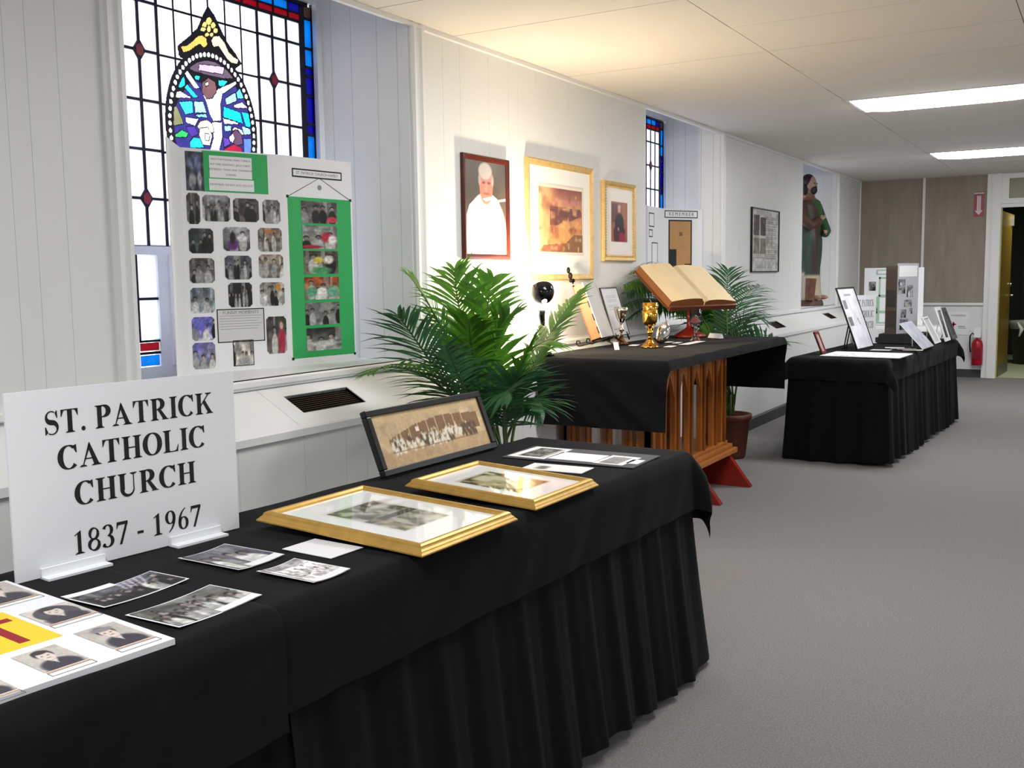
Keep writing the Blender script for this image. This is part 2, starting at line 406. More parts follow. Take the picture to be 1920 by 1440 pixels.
# splayed reveals, boarded
for (a, b) in OPEN:
    for s, yy in ((1, b), (-1, a)):
        p0 = Vector((0, yy, 0)); p1 = Vector((-.45, yy-s*.12, 0)); d = p1-p0; L_ = d.length; d.normalize(); nrm = Vector((d.y, -d.x, 0))*(1 if s > 0 else -1)
        if nrm.y*s > 0: nrm = -nrm
        t0 = 0
        for w_ in (.055, .1, .13, .1, .09):
            t1 = min(L_, t0+w_); q = [p0+d*(t0+.0006), p0+d*(t1-.0006)]
            MB().hull8([q[0], q[1], q[1]-nrm*.012, q[0]-nrm*.012], [v+Vector((0, 0, CE+.28)) for v in (q[0], q[1], q[1]-nrm*.012, q[0]-nrm*.012)]).build('reveal_board', wall_m, wl, loc=(nrm.x*.012, nrm.y*.012, 0)); t0 = t1
# window casings
def casing(n_, y, s, z0, z1, wide=.1):
    pr = [(0, 0), (.018, 0), (.03, .008), (.03, .024), (.02, .032), (.02, wide-.04), (.03, wide-.032), (.03, wide-.014), (.02, wide-.008), (.012, wide), (0, wide)]
    o = MB().prism([(x, y+s*v) for x, v in pr], lambda p, q, d: (p, q, d), z0, z1).build('trim_%d' % n_, trim_m); tag(o, kind='structure')
casing(1, 3.845, 1, .94, CE-.02); casing(2, 2.255, -1, .94, CE-.02, .08); casing(3, 8.165, 1, .94, CE-.02, .09); casing(4, 12.295, 1, .94, CE-.02, .09)
o = MB().box((0, YB, CE-.022), (.022, YE, CE-.001)).build('trim_5', trim_m); tag(o, kind='structure')
# sill ledge that runs along the wall above the radiator cover
o = MB().prism([(-.012, .912), (.02, .912), (.03, .918), (.03, .936), (.022, .943), (-.012, .943)], lambda a, b, d: (a, d, b), YB, YE).build('trim_6', trim_m); tag(o, kind='structure')
# ---------------------------------------------------------------- radiator cover along the wall
rc = thing('radiator_cover', 'long white radiator cover with sloping top and grilles running under the windows', 'radiator cover', (0, 0, 0))
S0 = Vector((0, 0, .906)); S1 = Vector((.24, 0, .772)); dn = (S1-S0).normalized(); nn = Vector((dn.z*-1, 0, dn.x)); SL = (S1-S0).length
def slope(s0, s1, y0, y1, mb, th=.014):
    q = [S0+dn*s0+Vector((0, y0, 0)), S0+dn*s1+Vector((0, y0, 0)), S0+dn*s1+Vector((0, y1, 0)), S0+dn*s0+Vector((0, y1, 0))]
    mb.hull8([v-nn*th for v in q], q); return mb
GR = [(2.88, 3.26), (9.30, 9.65), (11.45, 11.75)]; gs0, gs1 = .075, .195
brk = [.3, 1.55, 2.45, 2.79, 3.9, 5.1, 6.3, 7.5, 8.7, 9.9, 11.1, 12.3, YE]
for a, b in zip(brk[:-1], brk[1:]):
    g = [q for q in GR if q[0] > a and q[1] < b]; mb = MB(); e = .0012
    if not g: slope(0, SL, a+e, b-e, mb)
    else:
        (c, d) = g[0]; slope(0, SL, a+e, c, mb); slope(0, SL, d, b-e, mb); slope(0, gs0, c, d, mb); slope(gs1, SL, c, d, mb)
    mb.build('top_panel', trim_m, rc)
vent_m = mat('vent_dark', '#0c0a08', .8, var=.1, vscale=30); slat_m = mat('bronze_slat', '#3a2c1c', .45, metal=.6, var=.2, vscale=60)
for (c, d) in GR:
    q = [S0+dn*gs0+Vector((0, c, 0)), S0+dn*gs1+Vector((0, c, 0)), S0+dn*gs1+Vector((0, d, 0)), S0+dn*gs0+Vector((0, d, 0))]
    mb = MB(); low = [v-nn*.05 for v in q]; mb.face(low)
    for k in range(4): mb.face([q[k]-nn*.004, q[(k+1) % 4]-nn*.004, low[(k+1) % 4], low[k]])
    vb = mb.build('vent_grille', vent_m, rc)
    for k in range(9):
        s = gs0+.012+(gs1-gs0-.02)*k/8.; mb = MB(); slope(s, s+.004, c+.012, d-.004, mb, .012); mb.build('slat', slat_m, vb, loc=tuple(-nn*.012))
MB().prism([(.2, .739), (.246, .739), (.246, .766), (.24, .772), (.2, .79)], lambda a, b, d: (a, d, b), .3, YE).build('lip', trim_m, rc)
MB().box((0, .3, .0), (.215, YE, .74)).build('carcass', wall_m, rc)
rg = random.Random(11)
y = .3
fy = [.3]
for v in (.7, 1.1, 1.5, 1.9, 2.2, 2.475, 2.81, 3.05, 3.18, 3.45, 3.7): fy.append(v)
while fy[-1] < YE-.3: fy.append(fy[-1]+rg.choice((.2, .3, .4, .25)))
fy.append(YE)
for a, b in zip(fy[:-1], fy[1:]): MB().box((.21, a+.0006, .06), (.231, b-.0006, .741)).build('front_board', wall_m, rc)
o = MB().prism([(.2, 0), (.252, 0), (.252, .09), (.242, .1), (.2, .1)], lambda a, b, d: (a, d, b), .3, YE).build('baseboard_left', base_m); tag(o, kind='structure')
# ---------------------------------------------------------------- stained glass windows
G_white = glass_pane('glass_clear', '#f2f3fb'); G_blue = glass_pane('glass_cobalt', '#2a2fae'); G_cyan = glass_pane('glass_sky_blue', '#1fa2dd'); G_red = glass_pane('glass_ruby', '#b01445')
came_m = mat('lead_came', '#141428', .5, metal=.4, var=.1, vscale=40)
sash_m = mat('painted_sash', '#e4e8f0', .45, var=.03, vscale=10)
GX = -.45; CP = .0915; ROWS = [1.46, 1.648, 1.838, 2.027, 2.216, 2.404, 2.505]
def gpt(y, z, d=0.): return (GX+d, y, z)
def rect_pane(y0, y1, z0, z1, m, parent, g=.004, name='pane'):
    return MB().box((GX-.003, y0+g, z0+g), (GX+.001, y1-g, z1-g)).build(name, m, parent)
def window(n_, yc, med=None):
    w_ = struct('window_%d' % n_)
    yl, yr = yc-.549, yc+.549; rasY = (yc-3*CP-.001, yc+3*CP+.001); rasZ = (ROWS[1], ROWS[6])
    for i in range(-6, 6):
        for r_ in range(6):
            y0, y1 = yc+i*CP, yc+(i+1)*CP; z0, z1 = ROWS[r_], ROWS[r_+1]
            if med and -3 <= i < 3 and r_ >= 1: continue
            rect_pane(y0, y1, z0, z1, G_white, w_)
    c = .0055
    for i in range(-6, 7):
        z0 = ROWS[0]; z1 = ROWS[6]
        if med and -3 < i < 3: z1 = ROWS[1]
        MB().box((GX-.005, yc+i*CP-c, z0), (GX+.006, yc+i*CP+c, z1)).build('came', came_m, w_)
    for z in ROWS:
        for (a, b) in ([(yl, yr)] if not (med and z > ROWS[1]+.01 and z < 2.5) else [(yl, rasY[0]), (rasY[1], yr)]):
            MB().box((GX-.005, a, z-.005), (GX+.007, b, z+.005)).build('came', came_m, w_)
    for sy in (-1, 1):
        for z in (1.648, 2.216):
            y = yc+sy*4*CP
            MB().prism([(y-.03, z), (y, z-.043), (y+.03, z), (y, z+.043)], lambda a, b, d: gpt(a, b, d), -.004, .008).build('diamond_leading', came_m, w_)
            MB().prism([(y-.017, z-.014), (y, z-.024), (y+.017, z-.014), (y+.017, z+.014), (y, z+.024), (y-.017, z+.014)], lambda a, b, d: gpt(a, b, d), -.006, .0095).build('ruby', mat('ruby_jewel', '#8c1238', .2, var=.1, vscale=30), w_)
    # coloured borders
    for sy in (-1, 1):
        a, b = (yr, yr+.03) if sy > 0 else (yl-.03, yl)
        MB().box((GX-.004, a, ROWS[0]), (GX+.004, b, 2.59)).build('border_leading', came_m, w_)
        a, b = (yr+.03, yr+.078) if sy > 0 else (yl-.078, yl-.03)
        zz = [1.46, 1.62, 1.66, 1.85, 2.0, 2.05, 2.18, 2.27, 2.31, 2.395, 2.53]
        for k in range(len(zz)-1): rect_pane(a, b, zz[k], zz[k+1], (G_cyan, G_blue, G_cyan, G_cyan, G_blue)[k % 5] if k % 2 == 0 else (G_blue if k % 3 else G_cyan), w_, .001)
        for z_ in zz[1:]: MB().box((GX-.005, a-.002, z_-.006), (GX+.006, b+.002, z_+.006)).build('came', came_m, w_)
        MB().box((GX-.005, b-.002 if sy > 0 else a-.01, 1.43), (GX+.01, b+.01 if sy > 0 else a+.002, 2.6)).build('came', came_m, w_)
        jw = MB().box((GX-.004, a, 2.53), (GX+.004, b, 2.585)).build('corner_jewel', mat('amber_jewel', '#6a4326', .3, var=.3, vscale=60), w_)
    for k in range(12):
        y0, y1 = yl-.02+(2*.569)*k/12., yl-.02+(2*.569)*(k+1)/12.
        rect_pane(y0, y1, 2.512, 2.541, G_red, w_, .0); rect_pane(y0, y1, 2.544, 2.585, (G_cyan, G_blue)[k % 2] if k % 3 else G_cyan, w_, .0)
        MB().box((GX-.005, y0-.004, 2.51), (GX+.006, y0+.004, 2.585)).build('came', came_m, w_)
    MB().box((GX-.005, yl-.05, 2.583), (GX+.01, yr+.05, 2.6)).build('came', came_m, w_); MB().box((GX-.004, yl, 2.505), (GX+.005, yr, 2.514)).build('came', came_m, w_); MB().box((GX-.004, yl, 2.539), (GX+.005, yr, 2.547)).build('came', came_m, w_)
    # lower lights and sashes
    fr = MB()
    for (a, b, z0, z1) in ((yl-.09, yr+.09, 1.428, 1.462), (yl-.09, yr+.09, .94, .985), (yc-.335, yc-.285, .985, 1.428), (yc+.285, yc+.335, .985, 1.428)): fr.box((GX-.03, a, z0), (GX+.012, b, z1))
    fr.build('window_frame', sash_m, w_)
    sh = MB()
    for (a, b, z0, z1) in ((yc-.285, yc+.285, 1.385, 1.428), (yc-.285, yc+.285, .985, 1.02), (yc-.285, yc-.25, 1.02, 1.385), (yc+.25, yc+.285, 1.02, 1.385)): sh.box((GX-.02, a, z0), (GX+.022, b, z1))
    sh.build('sash', sash_m, w_)
    for (a, b, n2) in ((yl-.078, yc-.335, 3), (yc-.25, yc+.25, 5), (yc+.335, yr+.078, 3)):
        for k in range(n2):
            y0, y1 = a+(b-a)*k/n2, a+(b-a)*(k+1)/n2
            for (z0, z1, m) in ((1.255, 1.43, G_white), (1.09, 1.255, G_white), (1.045, 1.085, G_red), (.985, 1.035, G_cyan)): rect_pane(y0, y1, z0, z1, m, w_)
            if k: MB().box((GX-.005, y0-c, 1.085), (GX+.006, y0+c, 1.43)).build('came', came_m, w_)
        MB().box((GX-.005, a, 1.25), (GX+.007, b, 1.26)).build('came', came_m, w_); MB().box((GX-.005, a, 1.083), (GX+.006, b, 1.092)).build('came', came_m, w_); MB().box((GX-.005, a, 1.035), (GX+.006, b, 1.045)).build('came', came_m, w_)
    # jamb strips and the sill board
    for sy in (-1, 1):
        y = yc+sy*.627; MB().box((GX-.03, min(y, y+sy*.055), .94), (GX+.035, max(y, y+sy*.055), 2.64)).build('jamb', sash_m, w_)
    MB().box((GX-.03, yc-.68, 2.6), (GX+.03, yc+.68, 2.66)).build('head_jamb', sash_m, w_)
    return w_
def gcrop(cx, cy):
    v = P(200+cx/4., cy/4., 0, GX); return (v.y, v.z)
PIECES = [  # (colour, outline) drawn on the close view of the medallion, later ones on top
 ('#2c2a70', [(700, 620), (640, 600), (560, 700), (500, 820), (480, 1000), (500, 1200), (1090, 1200), (1100, 1000), (1060, 800), (960, 640), (860, 700)]),
 ('#1fc0e0', [(525, 590), (580, 575), (590, 640), (555, 665), (520, 650)]), ('#1fc0e0', [(580, 655), (602, 632), (690, 735), (650, 735)]),
 ('#e9e4ee', [(500, 680), (560, 690), (645, 740), (500, 735)]), ('#38c4e4', [(540, 765), (640, 758), (650, 850), (590, 862)]), ('#9ad4ee', [(652, 762), (722, 765), (748, 850), (662, 848)]),
 ('#7cc0ea', [(655, 862), (745, 855), (752, 885), (690, 882)]), ('#dfe2ee', [(590, 880), (690, 892), (662, 948), (590, 920)]), ('#1fc0e0', [(655, 568), (702, 570), (690, 606), (660, 596)]),
 ('#1fc0e0', [(835, 600), (908, 610), (880, 648), (840, 652)]), ('#58c8ea', [(970, 692), (1002, 660), (1042, 742), (980, 744)]), ('#9ad4f0', [(885, 742), (962, 694), (975, 760), (900, 792)]),
 ('#f0e6ee', [(950, 790), (1012, 768), (1062, 815), (960, 812)]), ('#10b4d8', [(875, 800), (1000, 845), (1022, 932), (870, 880)]), ('#18b8dc', [(1010, 843), (1072, 850), (1082, 957), (1042, 952)]),
 ('#e6ddea', [(870, 887), (982, 920), (988, 937), (880, 932)]), ('#8cbce8', [(880, 945), (935, 945), (930, 985), (885, 990)]), ('#98c8ec', [(1010, 945), (1075, 970), (1080, 1010), (1030, 1015)]),
 ('#7a7a58', [(490, 820), (520, 790), (560, 880), (577, 932), (500, 947)]), ('#2ea85a', [(508, 1012), (560, 975), (612, 1000), (600, 1032), (520, 1034)]), ('#45308a', [(590, 950), (660, 950), (690, 1010), (640, 1030), (612, 995)]),
 ('#1fb0c8', [(622, 1065), (650, 1030), (700, 1040), (730, 1112), (622, 1114)]),
 ('#5c4a5c', [(580, 470), (640, 436), (720, 428), (820, 440), (910, 492), (968, 562), (945, 592), (880, 592), (740, 562), (640, 532)]), ('#b9a6c4', [(688, 482), (882, 502), (872, 562), (688, 532)]),
 ('#efe9ea', [(566, 518), (592, 512), (682, 640), (700, 665), (660, 668), (600, 582)]), ('#efe9ea', [(985, 600), (970, 637), (880, 702), (850, 712), (822, 682), (860, 655), (930, 628)]),
 ('#f2eef0', [(690, 640), (735, 722), (760, 700), (800, 700), (842, 662), (868, 700), (850, 800), (857, 908), (800, 912), (768, 850), (743, 760)]),
 ('#6a4a50', [(715, 620), (760, 585), (815, 620), (822, 690), (790, 740), (748, 745), (712, 690)]), ('#d9cfc8', [(735, 625), (762, 610), (765, 640), (742, 650)]),
 ('#ece6ea', [(788, 916), (862, 920), (868, 1022), (840, 1150), (768, 1150), (800, 1032)]),
 ('#d8cfae', [(678, 945), (700, 910), (750, 900), (792, 930), (804, 995), (770, 1002), (700, 985)]), ('#f0e9e2', [(698, 962), (760, 958), (792, 1020), (772, 1095), (720, 1085), (690, 1012)]), ('#cfc2bc', [(735, 1000), (772, 1010), (765, 1062), (738, 1058)]),
 ('#e4dcc0', [(930, 985), (955, 955), (1010, 975), (1030, 1012), (1015, 1015), (985, 975)]), ('#5a4058', [(928, 1005), (968, 972), (1012, 1012), (1018, 1085), (970, 1095), (930, 1062)]), ('#ddccc8', [(915, 1030), (945, 1000), (962, 1040), (945, 1075), (925, 1060)]),
 ('#9c1c38', [(878, 1122), (950, 1082), (1012, 1112), (1014, 1200), (870, 1200)]), ('#5876b4', [(1024, 1042), (1082, 1042), (1086, 1200), (1030, 1200)]), ('#5a3aa0', [(870, 1030), (915, 1040), (925, 1085), (880, 1110)])]
GOLD = [('#d9a850', [(553, 350), (575, 397), (622, 385), (662, 352), (700, 332), (730, 362), (754, 342), (747, 290), (715, 266), (680, 272), (640, 310), (600, 342)]),
 ('#efdca8', [(783, 300), (800, 273), (842, 272), (882, 320), (912, 390), (952, 430), (988, 450), (977, 482), (940, 477), (900, 442), (870, 392), (840, 347), (805, 357), (788, 332)])]
for (ex, ey, rx, ry) in ((765, 160, 24, 32), (732, 188, 20, 26), (797, 192, 20, 26), (722, 222, 22, 20), (815, 232, 20, 22), (765, 218, 16, 28), (750, 262, 18, 18), (785, 262, 16, 18)):
    GOLD.append(('#e2b868', [(ex+rx*math.cos(R(a)), ey+ry*math.sin(R(a))) for a in range(0, 360, 36)]))
PEDB = [(540, 352), (580, 318), (640, 270), (690, 215), (735, 110), (765, 55), (805, 115), (855, 225), (905, 325), (965, 405), (1005, 470), (960, 505), (550, 420)]
def medallion(w_, yc):
    ey, ez, ea, eb = yc+.002, 1.955, .2475, .325
    st = .0032; y0, y1 = yc-3*CP, yc+3*CP; z0, z1 = ROWS[1], ROWS[6]
    ny, nz = int((y1-y0)/st), int((z1-z0)/st); ys = y0+(np.arange(ny)+.5)*(y1-y0)/ny; zs = z0+(np.arange(nz)+.5)*(z1-z0)/nz
    YY, ZZ = np.meshgrid(ys, zs, indexing='ij'); L = np.zeros((ny, nz), int); names = {0: None}
    def inside(poly):
        ins = np.zeros(YY.shape, bool); n = len(poly)
        for i in range(n):
            (a0, b0), (a1, b1) = poly[i], poly[(i+1) % n]
            if b0 == b1: continue
            ins ^= ((b0 > ZZ) != (b1 > ZZ)) & (YY < (a1-a0)*(ZZ-b0)/(b1-b0)+a0)
        return ins
    nid = 1; colr = {}
    for i in range(6):
        for r_ in range(1, 6):
            mk = (YY >= y0+i*CP) & (YY < y0+(i+1)*CP) & (ZZ >= ROWS[r_]) & (ZZ < ROWS[r_+1]); L[mk] = nid; colr[nid] = '#f2f3fb'; nid += 1
    DARK = 900
    L[inside([gcrop(*q) for q in PEDB])] = DARK
    rr = np.sqrt(((YY-ey)/ea)**2+((ZZ-ez)/eb)**2); L[rr < 1] = DARK
    inn = rr < .865
    for c, poly in PIECES:
        mk = inside([gcrop(*q) for q in poly]) & inn; L[mk] = nid; colr[nid] = c; nid += 1
    for c, poly in GOLD:
        L[inside([gcrop(*q) for q in poly])] = nid; colr[nid] = c; nid += 1
    edge = np.zeros(L.shape, bool); edge[1:] |= L[1:] != L[:-1]; edge[:, 1:] |= L[:, 1:] != L[:, :-1]
    white = np.vectorize(lambda k: colr.get(k) == '#f2f3fb')(L)
    e2 = edge.copy(); e2[:-1] |= edge[1:]; e2[:, :-1] |= edge[:, 1:]
    e2[:-2] |= edge[2:]; e2[:, :-2] |= edge[:, 2:]
    L[np.where(white, e2, edge)] = DARK; L[(L == 0)] = DARK
    for k in range(66):
        t = 2*math.pi*k/66; L[((YY-ey-ea*.932*math.cos(t))**2/.0079**2+(ZZ-ez-eb*.94*math.sin(t))**2/.0095**2) < 1] = 901
    colr[901] = '#f6f4fa'
    dy, dz = (y1-y0)/ny, (z1-z0)/nz
    for k in np.unique(L):
        ii, jj = np.nonzero(L == k); mb = MB(); x = GX
        # merge cells along z into strips
        order = np.lexsort((jj, ii)); ii, jj = ii[order], jj[order]; a = 0
        while a < len(ii):
            b = a
            while b+1 < len(ii) and ii[b+1] == ii[a] and jj[b+1] == jj[b]+1: b += 1
            p, q0, q1 = y0+ii[a]*dy, z0+jj[a]*dz, z0+(jj[b]+1)*dz
            mb.face([(x, p, q0), (x, p+dy, q0), (x, p+dy, q1), (x, p, q1)]); a = b+1
        m = came_m if k == DARK else glass_pane('glass_'+colr[k].lstrip('#'), colr[k])
        o = mb.build('leading' if k == DARK else ('pearl_border' if k == 901 else 'pane'), m, w_, fix=False)
        if k == 901: o['kind'] = 'stuff'
    return (ey, ez, ea, eb)
w1 = window(1, 3.065, True); medallion(w1, 3.065)
window(2, 7.39); window(3, 11.55)
for n_, (a, b) in enumerate(OPEN):
    par = bpy.data.objects['window_%d' % (n_+1)]
    plan([(.02, a-.0), (.02, b+.0), (-.44, b-.1), (-.44, a+.1)], .905, .943, 'window_sill', trim_m, par)
# ---------------------------------------------------------------- end wall, door, hall
burlap_m = mat('tan_burlap', '#9c9185', .95, spec=.1, var=.1, vscale=5, bump=.3, bscale=260, stretch=(3, 3, .5))
we = struct('wall_end')
MB().box((-.05, YE, 0), (1.66, YE+.12, 2.9)).build('wall_body', wall_m, we)
MB().box((1.66, YE, 2.13), (2.75, YE+.12, 2.9)).build('wall_header', wall_m, we)
MB().box((2.75, YE, 0), (XR+.1, YE+.12, 2.9)).build('wall_body', wall_m, we)
MB().box((.012, YE-.012, .93), (.762, YE+.01, CE-.005)).build('burlap_panel', burlap_m, we)
MB().box((.792, YE-.012, .93), (1.505, YE+.01, CE-.005)).build('burlap_panel', burlap_m, we)
for n_, q in enumerate((((.762, YE-.022, .93), (.792, YE+.01, CE-.002)), ((0, YE-.022, .93), (.014, YE+.01, CE-.002)), ((0, YE-.03, .9), (1.499, YE+.01, .93)), ((1.5, YE-.03, 0), (1.56, YE+.01, CE-.002)), ((1.56, YE-.045, 0), (1.66, YE+.02, CE-.002)), ((1.66, YE-.03, 2.085), (2.75, YE+.02, 2.128)))):
    o = MB().box(*q).build('trim_%d' % (n_+7), trim_m); tag(o, kind='structure')
o = MB().box((.252, YE-.012, 0), (1.58, YE+.01, .1)).build('baseboard_end', base_m); tag(o, kind='structure')
wt = struct('window_4')
MB().box((1.74, YE-.02, 2.19), (2.7, YE-.005, 2.43)).build('pane', mat('olive_panel', '#77775c', .3, var=.05, vscale=4), wt)
fr = MB()
for q in (((1.66, YE-.035, 2.13), (2.75, YE-.0, 2.19)), ((1.66, YE-.035, 2.43), (2.75, YE, 2.49)), ((1.66, YE-.035, 2.19), (1.74, YE, 2.43))): fr.box(*q)
fr.build('window_frame', trim_m, wt)
# hall behind the door
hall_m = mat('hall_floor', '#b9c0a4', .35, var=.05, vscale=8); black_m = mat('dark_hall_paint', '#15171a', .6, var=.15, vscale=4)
o = MB().box((.3, YE+.1, -.06), (4, 18, -.001)).build('floor', hall_m); tag(o, kind='structure')
wh = struct('wall_hall')
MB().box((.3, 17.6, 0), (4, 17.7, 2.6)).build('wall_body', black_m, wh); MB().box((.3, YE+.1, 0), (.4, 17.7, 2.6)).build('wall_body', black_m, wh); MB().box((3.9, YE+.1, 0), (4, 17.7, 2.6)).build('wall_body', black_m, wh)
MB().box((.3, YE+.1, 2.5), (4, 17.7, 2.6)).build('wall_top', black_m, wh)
dr = struct('door_1', (1.668, YE+.14, 0), (0, 0, -R(2.6)))
oak_m = mat('yellow_varnished_oak', '#7a6420', .35, var=.25, vscale=6, stretch=(8, 8, .8))
MB().box((-.045, 0, .02), (0, .9, 2.05)).build('door_leaf', oak_m, dr)
MB().box((-.05, .02, .0), (.006, .88, .14)).build('kick_plate', mat('kick_plate', '#7a7664', .4, metal=.7, var=.05, vscale=10), dr)
hd = MB().tube([(.0, .82, 1.0), (.05, .82, 1.0)], .011).tube([(.05, .83, 1.0), (.05, .72, 1.0)], .009).build('handle', mat('chrome', '#d8d8d8', .15, metal=1.), dr, smooth=True)
MB().lathe([(.02, 0), (.02, .012)], 12).build('lock', mat('chrome'), dr, loc=(.012, .82, 1.14), rot=(0, R(90), 0))
MB().box((-.04, .82, 1.9), (.03, .88, 2.04)).build('door_closer', mat('chrome'), dr)
o = MB().box((1.655, YE, 0), (1.664, YE+.13, 2.1)).build('trim_20', mat('door_jamb_paint', '#d8d49a', .4, var=.03, vscale=4)); tag(o, kind='structure')
for x, z in ((1.98, 1.28), (2.02, 1.12)):
    pass
d2 = struct('door_2', (2.0, 17.55, 0))
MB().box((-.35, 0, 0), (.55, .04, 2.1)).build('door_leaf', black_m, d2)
MB().ball((-.08, -.04, 1.28), .025).build('handle', mat('chrome'), d2, smooth=True); MB().ball((-.08, -.04, 1.12), .03).build('handle', mat('chrome'), d2, smooth=True)
hl = bpy.data.lights.new('hall_lamp', 'AREA'); hl.energy = HALL; hl.size = .5; hl.color = (1, .97, .75); ho = bpy.data.objects.new('hall_lamp', hl); col.objects.link(ho); ho.location = (2.15, 14.7, 2.46)
# hall trash bin
tb = thing('trash_bin', 'black plastic trash bin with knotted clear bag behind the open door', 'trash bin', (1.86, 15.95, 0))
binm = mat('black_plastic', '#191b1b', .4, var=.1, vscale=20)
MB().lathe([(.01, .0), (.17, 0), (.22, .56), (.235, .57), (.235, .6), (.215, .6), (.21, .56), (.16, .04), (.01, .04)], 24).build('bin', binm, tb, smooth=True)
bagm = mat('clear_bag', '#c9cfc6', .3, alpha=.5, var=.1, vscale=30)
MB().lathe([(.225, .5), (.245, .55), (.25, .61), (.21, .615), (.2, .56)], 24, cap=False).build('bag', bagm, tb, smooth=True)
MB().tube([(-.12, -.215, .6), (-.06, -.24, .5), (-.09, -.245, .4)], [.008, .03, .012]).build('knot', mat('white_bag', '#dfe3dc', .4, var=.05, vscale=30), tb, smooth=True)
tag(MB().box((1.98, 14.3, 0), (2.7, 15.2, .008)).build('doormat', mat('green_mat', '#56653c', .9, var=.2, vscale=60)), 'dark green doormat on the pale hall floor', 'doormat')
# right and back walls, unseen but closing the room
o = MB().box((XR, YB, 0), (XR+.1, YE+.1, 2.9)).build('wall_right', wall_m); tag(o, kind='structure')
o = MB().box((-.6, YB-.1, 0), (XR+.1, YB, 2.9)).build('wall_back', wall_m); tag(o, kind='structure')

# ---------------------------------------------------------------- cloth-covered tables
cloth_m = mat('black_cloth', '#151517', .92, spec=.08, var=.12, vscale=12, bump=.15, bscale=500, sheen=.03)
skirt_m = mat('black_skirt', '#101011', .92, spec=.12, var=.12, vscale=10, bump=.15, bscale=500, sheen=.02)
def sm(x): x = max(0., min(1., x)); return x*x*(3-2*x)
def drape(name, parent, a, b, over, ztop, m, seed=1, wav=.012, flare=.12, nu=90, nv=60, corner=.0, rest=None):
    """rectangular cloth over a table top of half sizes a (x) and b (y); hangs `over` past every edge"""
    rg = random.Random(seed); ph = [rg.uniform(0, 6.28) for _ in range(8)]
    ox, oy = over[:2]; on_ = over[2] if len(over) > 2 else oy
    def fn(u, v):
        x = (u*2-1)*(a+ox); y = -(b+on_)+v*(2*b+oy+on_); dx = max(0., abs(x)-a); dy = max(0., abs(y)-b); sx = 1 if x > 0 else -1; sy = 1 if y > 0 else -1
        px_, py_ = max(-a, min(a, x)), max(-b, min(b, y)); d = math.hypot(dx, dy); z = ztop+.0015*math.sin(x*23+ph[0])*math.sin(y*17+ph[1])
        if d > 0:
            k = sm(d/.05); nx, ny = dx/d*sx, dy/d*sy; t = x*1.0+y*1.3
            wv = wav*sm(d/.12)*(math.sin(t*21+ph[2])+.6*math.sin(t*37+ph[3])+.5*math.sin(t*9+ph[4]))
            out = .018*k+flare*d*.5+wv+(corner*sm(min(dx, dy)/.08) if dx > 0 and dy > 0 else 0)
            px_ += nx*out; py_ += ny*out; z = ztop-(d-.018*k*.4)*(1 if d > .05 else (.25+.75*d/.05))
        if rest: z = max(z, rest(px_))
        return (px_, py_, z)
    return MB().grid(fn, nu, nv).build(name, m, parent, smooth=True)
def skirt(name, parent, a, b, ztop, m, seed=1, amp=.028, pleat=.17, flare=.06, hem=.015, sides=(1, 1, 1, 1)):
    rg = random.Random(seed); per = [(a, -b), (a, b), (-a, b), (-a, -b), (a, -b)]; pts = []
    tot = 0
    gap = sides.index(0) if 0 in sides else 3
    for k in [(gap+1+j) % 4 for j in range(4)]:
        if not sides[k]: continue
        p, q = Vector(per[k]), Vector(per[k+1]); L_ = (q-p).length; n = int(L_/.012); nrm = Vector(((q-p).y, -(q-p).x)).normalized()
        for i in range(n): pts.append((p+(q-p)*i/n, nrm, tot+L_*i/n))
        if not sides[(k+1) % 4]: pts.append((q, nrm, tot+L_))
        tot += L_
    # round the normals across corners
    N = len(pts); cl = all(sides); ph = [rg.uniform(0, 6.28) for _ in range(6)]
    nr = []
    for i in range(N):
        s = Vector((0, 0))
        for d in range(-5, 6):
            j = i+d
            if cl: j %= N
            elif j < 0 or j >= N: continue
            s += pts[j][1]
        nr.append(s.normalized())
    def fn(u, v):
        i = int(round(u*(N if cl else N-1))) % N; p, _, s = pts[i]; z = hem+(ztop-hem)*v+ (1-v)*.012*math.sin(s*5+ph[5])
        q = 1-v; w_ = 2*math.pi*s/pleat
        wave = (math.sin(w_+.9*math.sin(s*2.1+ph[0])+ph[1])+.35*math.sin(2.3*w_+ph[2]))*amp*(.25+.75*q)
        o = .008+amp*.9+flare*q**1.3+wave
        return (p.x+nr[i].x*o, p.y+nr[i].y*o, z)
    return MB().grid(fn, N if cl else N-1, 14).build(name, m, parent, smooth=True)
ZT = .738
# near pair of tables along the aisle
def table_frame(y0, y1, x0, x1): pass
t1rot = -R(2.6)
c1 = Vector((1.2845, 2.208, 0))
t1 = thing('display_table', 'long table under a black cloth with gathered skirt holding gold frames', 'table', (c1.x, c1.y, 0), (0, 0, t1rot), group='cloth covered display tables')
drape('tablecloth', t1, .315, .922, (.2, .24, .0), ZT, cloth_m, 3, wav=.0025, flare=.1, corner=.05, nu=70, nv=130)
skirt('table_skirt', t1, .30, .912, ZT-.02, skirt_m, 4, amp=.012, pleat=.15, flare=.075, hem=.03, sides=(1, 1, 1, 0))
MB().box((-.31, -.91, ZT-.03), (.31, .91, ZT-.004)).build('table_top', mat('table_board', '#6a5a48', .5, var=.1, vscale=8), t1)
d0 = Vector((math.cos(t1rot), math.sin(t1rot), 0)); d1 = Vector((-d0.y, d0.x, 0))
c0 = c1-d1*1.823+d0*.004
t0 = thing('display_table', 'nearer cloth covered table carrying the poster board of portraits', 'table', (c0.x, c0.y, 0), (0, 0, t1rot), group='cloth covered display tables')
drape('tablecloth', t0, .315, .90, (.235, .015, .1), ZT+.002, cloth_m, 8, wav=.0025, flare=.1, nu=70, nv=120)
skirt('table_skirt', t0, .30, .945, ZT-.02, skirt_m, 9, amp=.012, pleat=.15, flare=.035, hem=.02, sides=(1, 0, 1, 1))
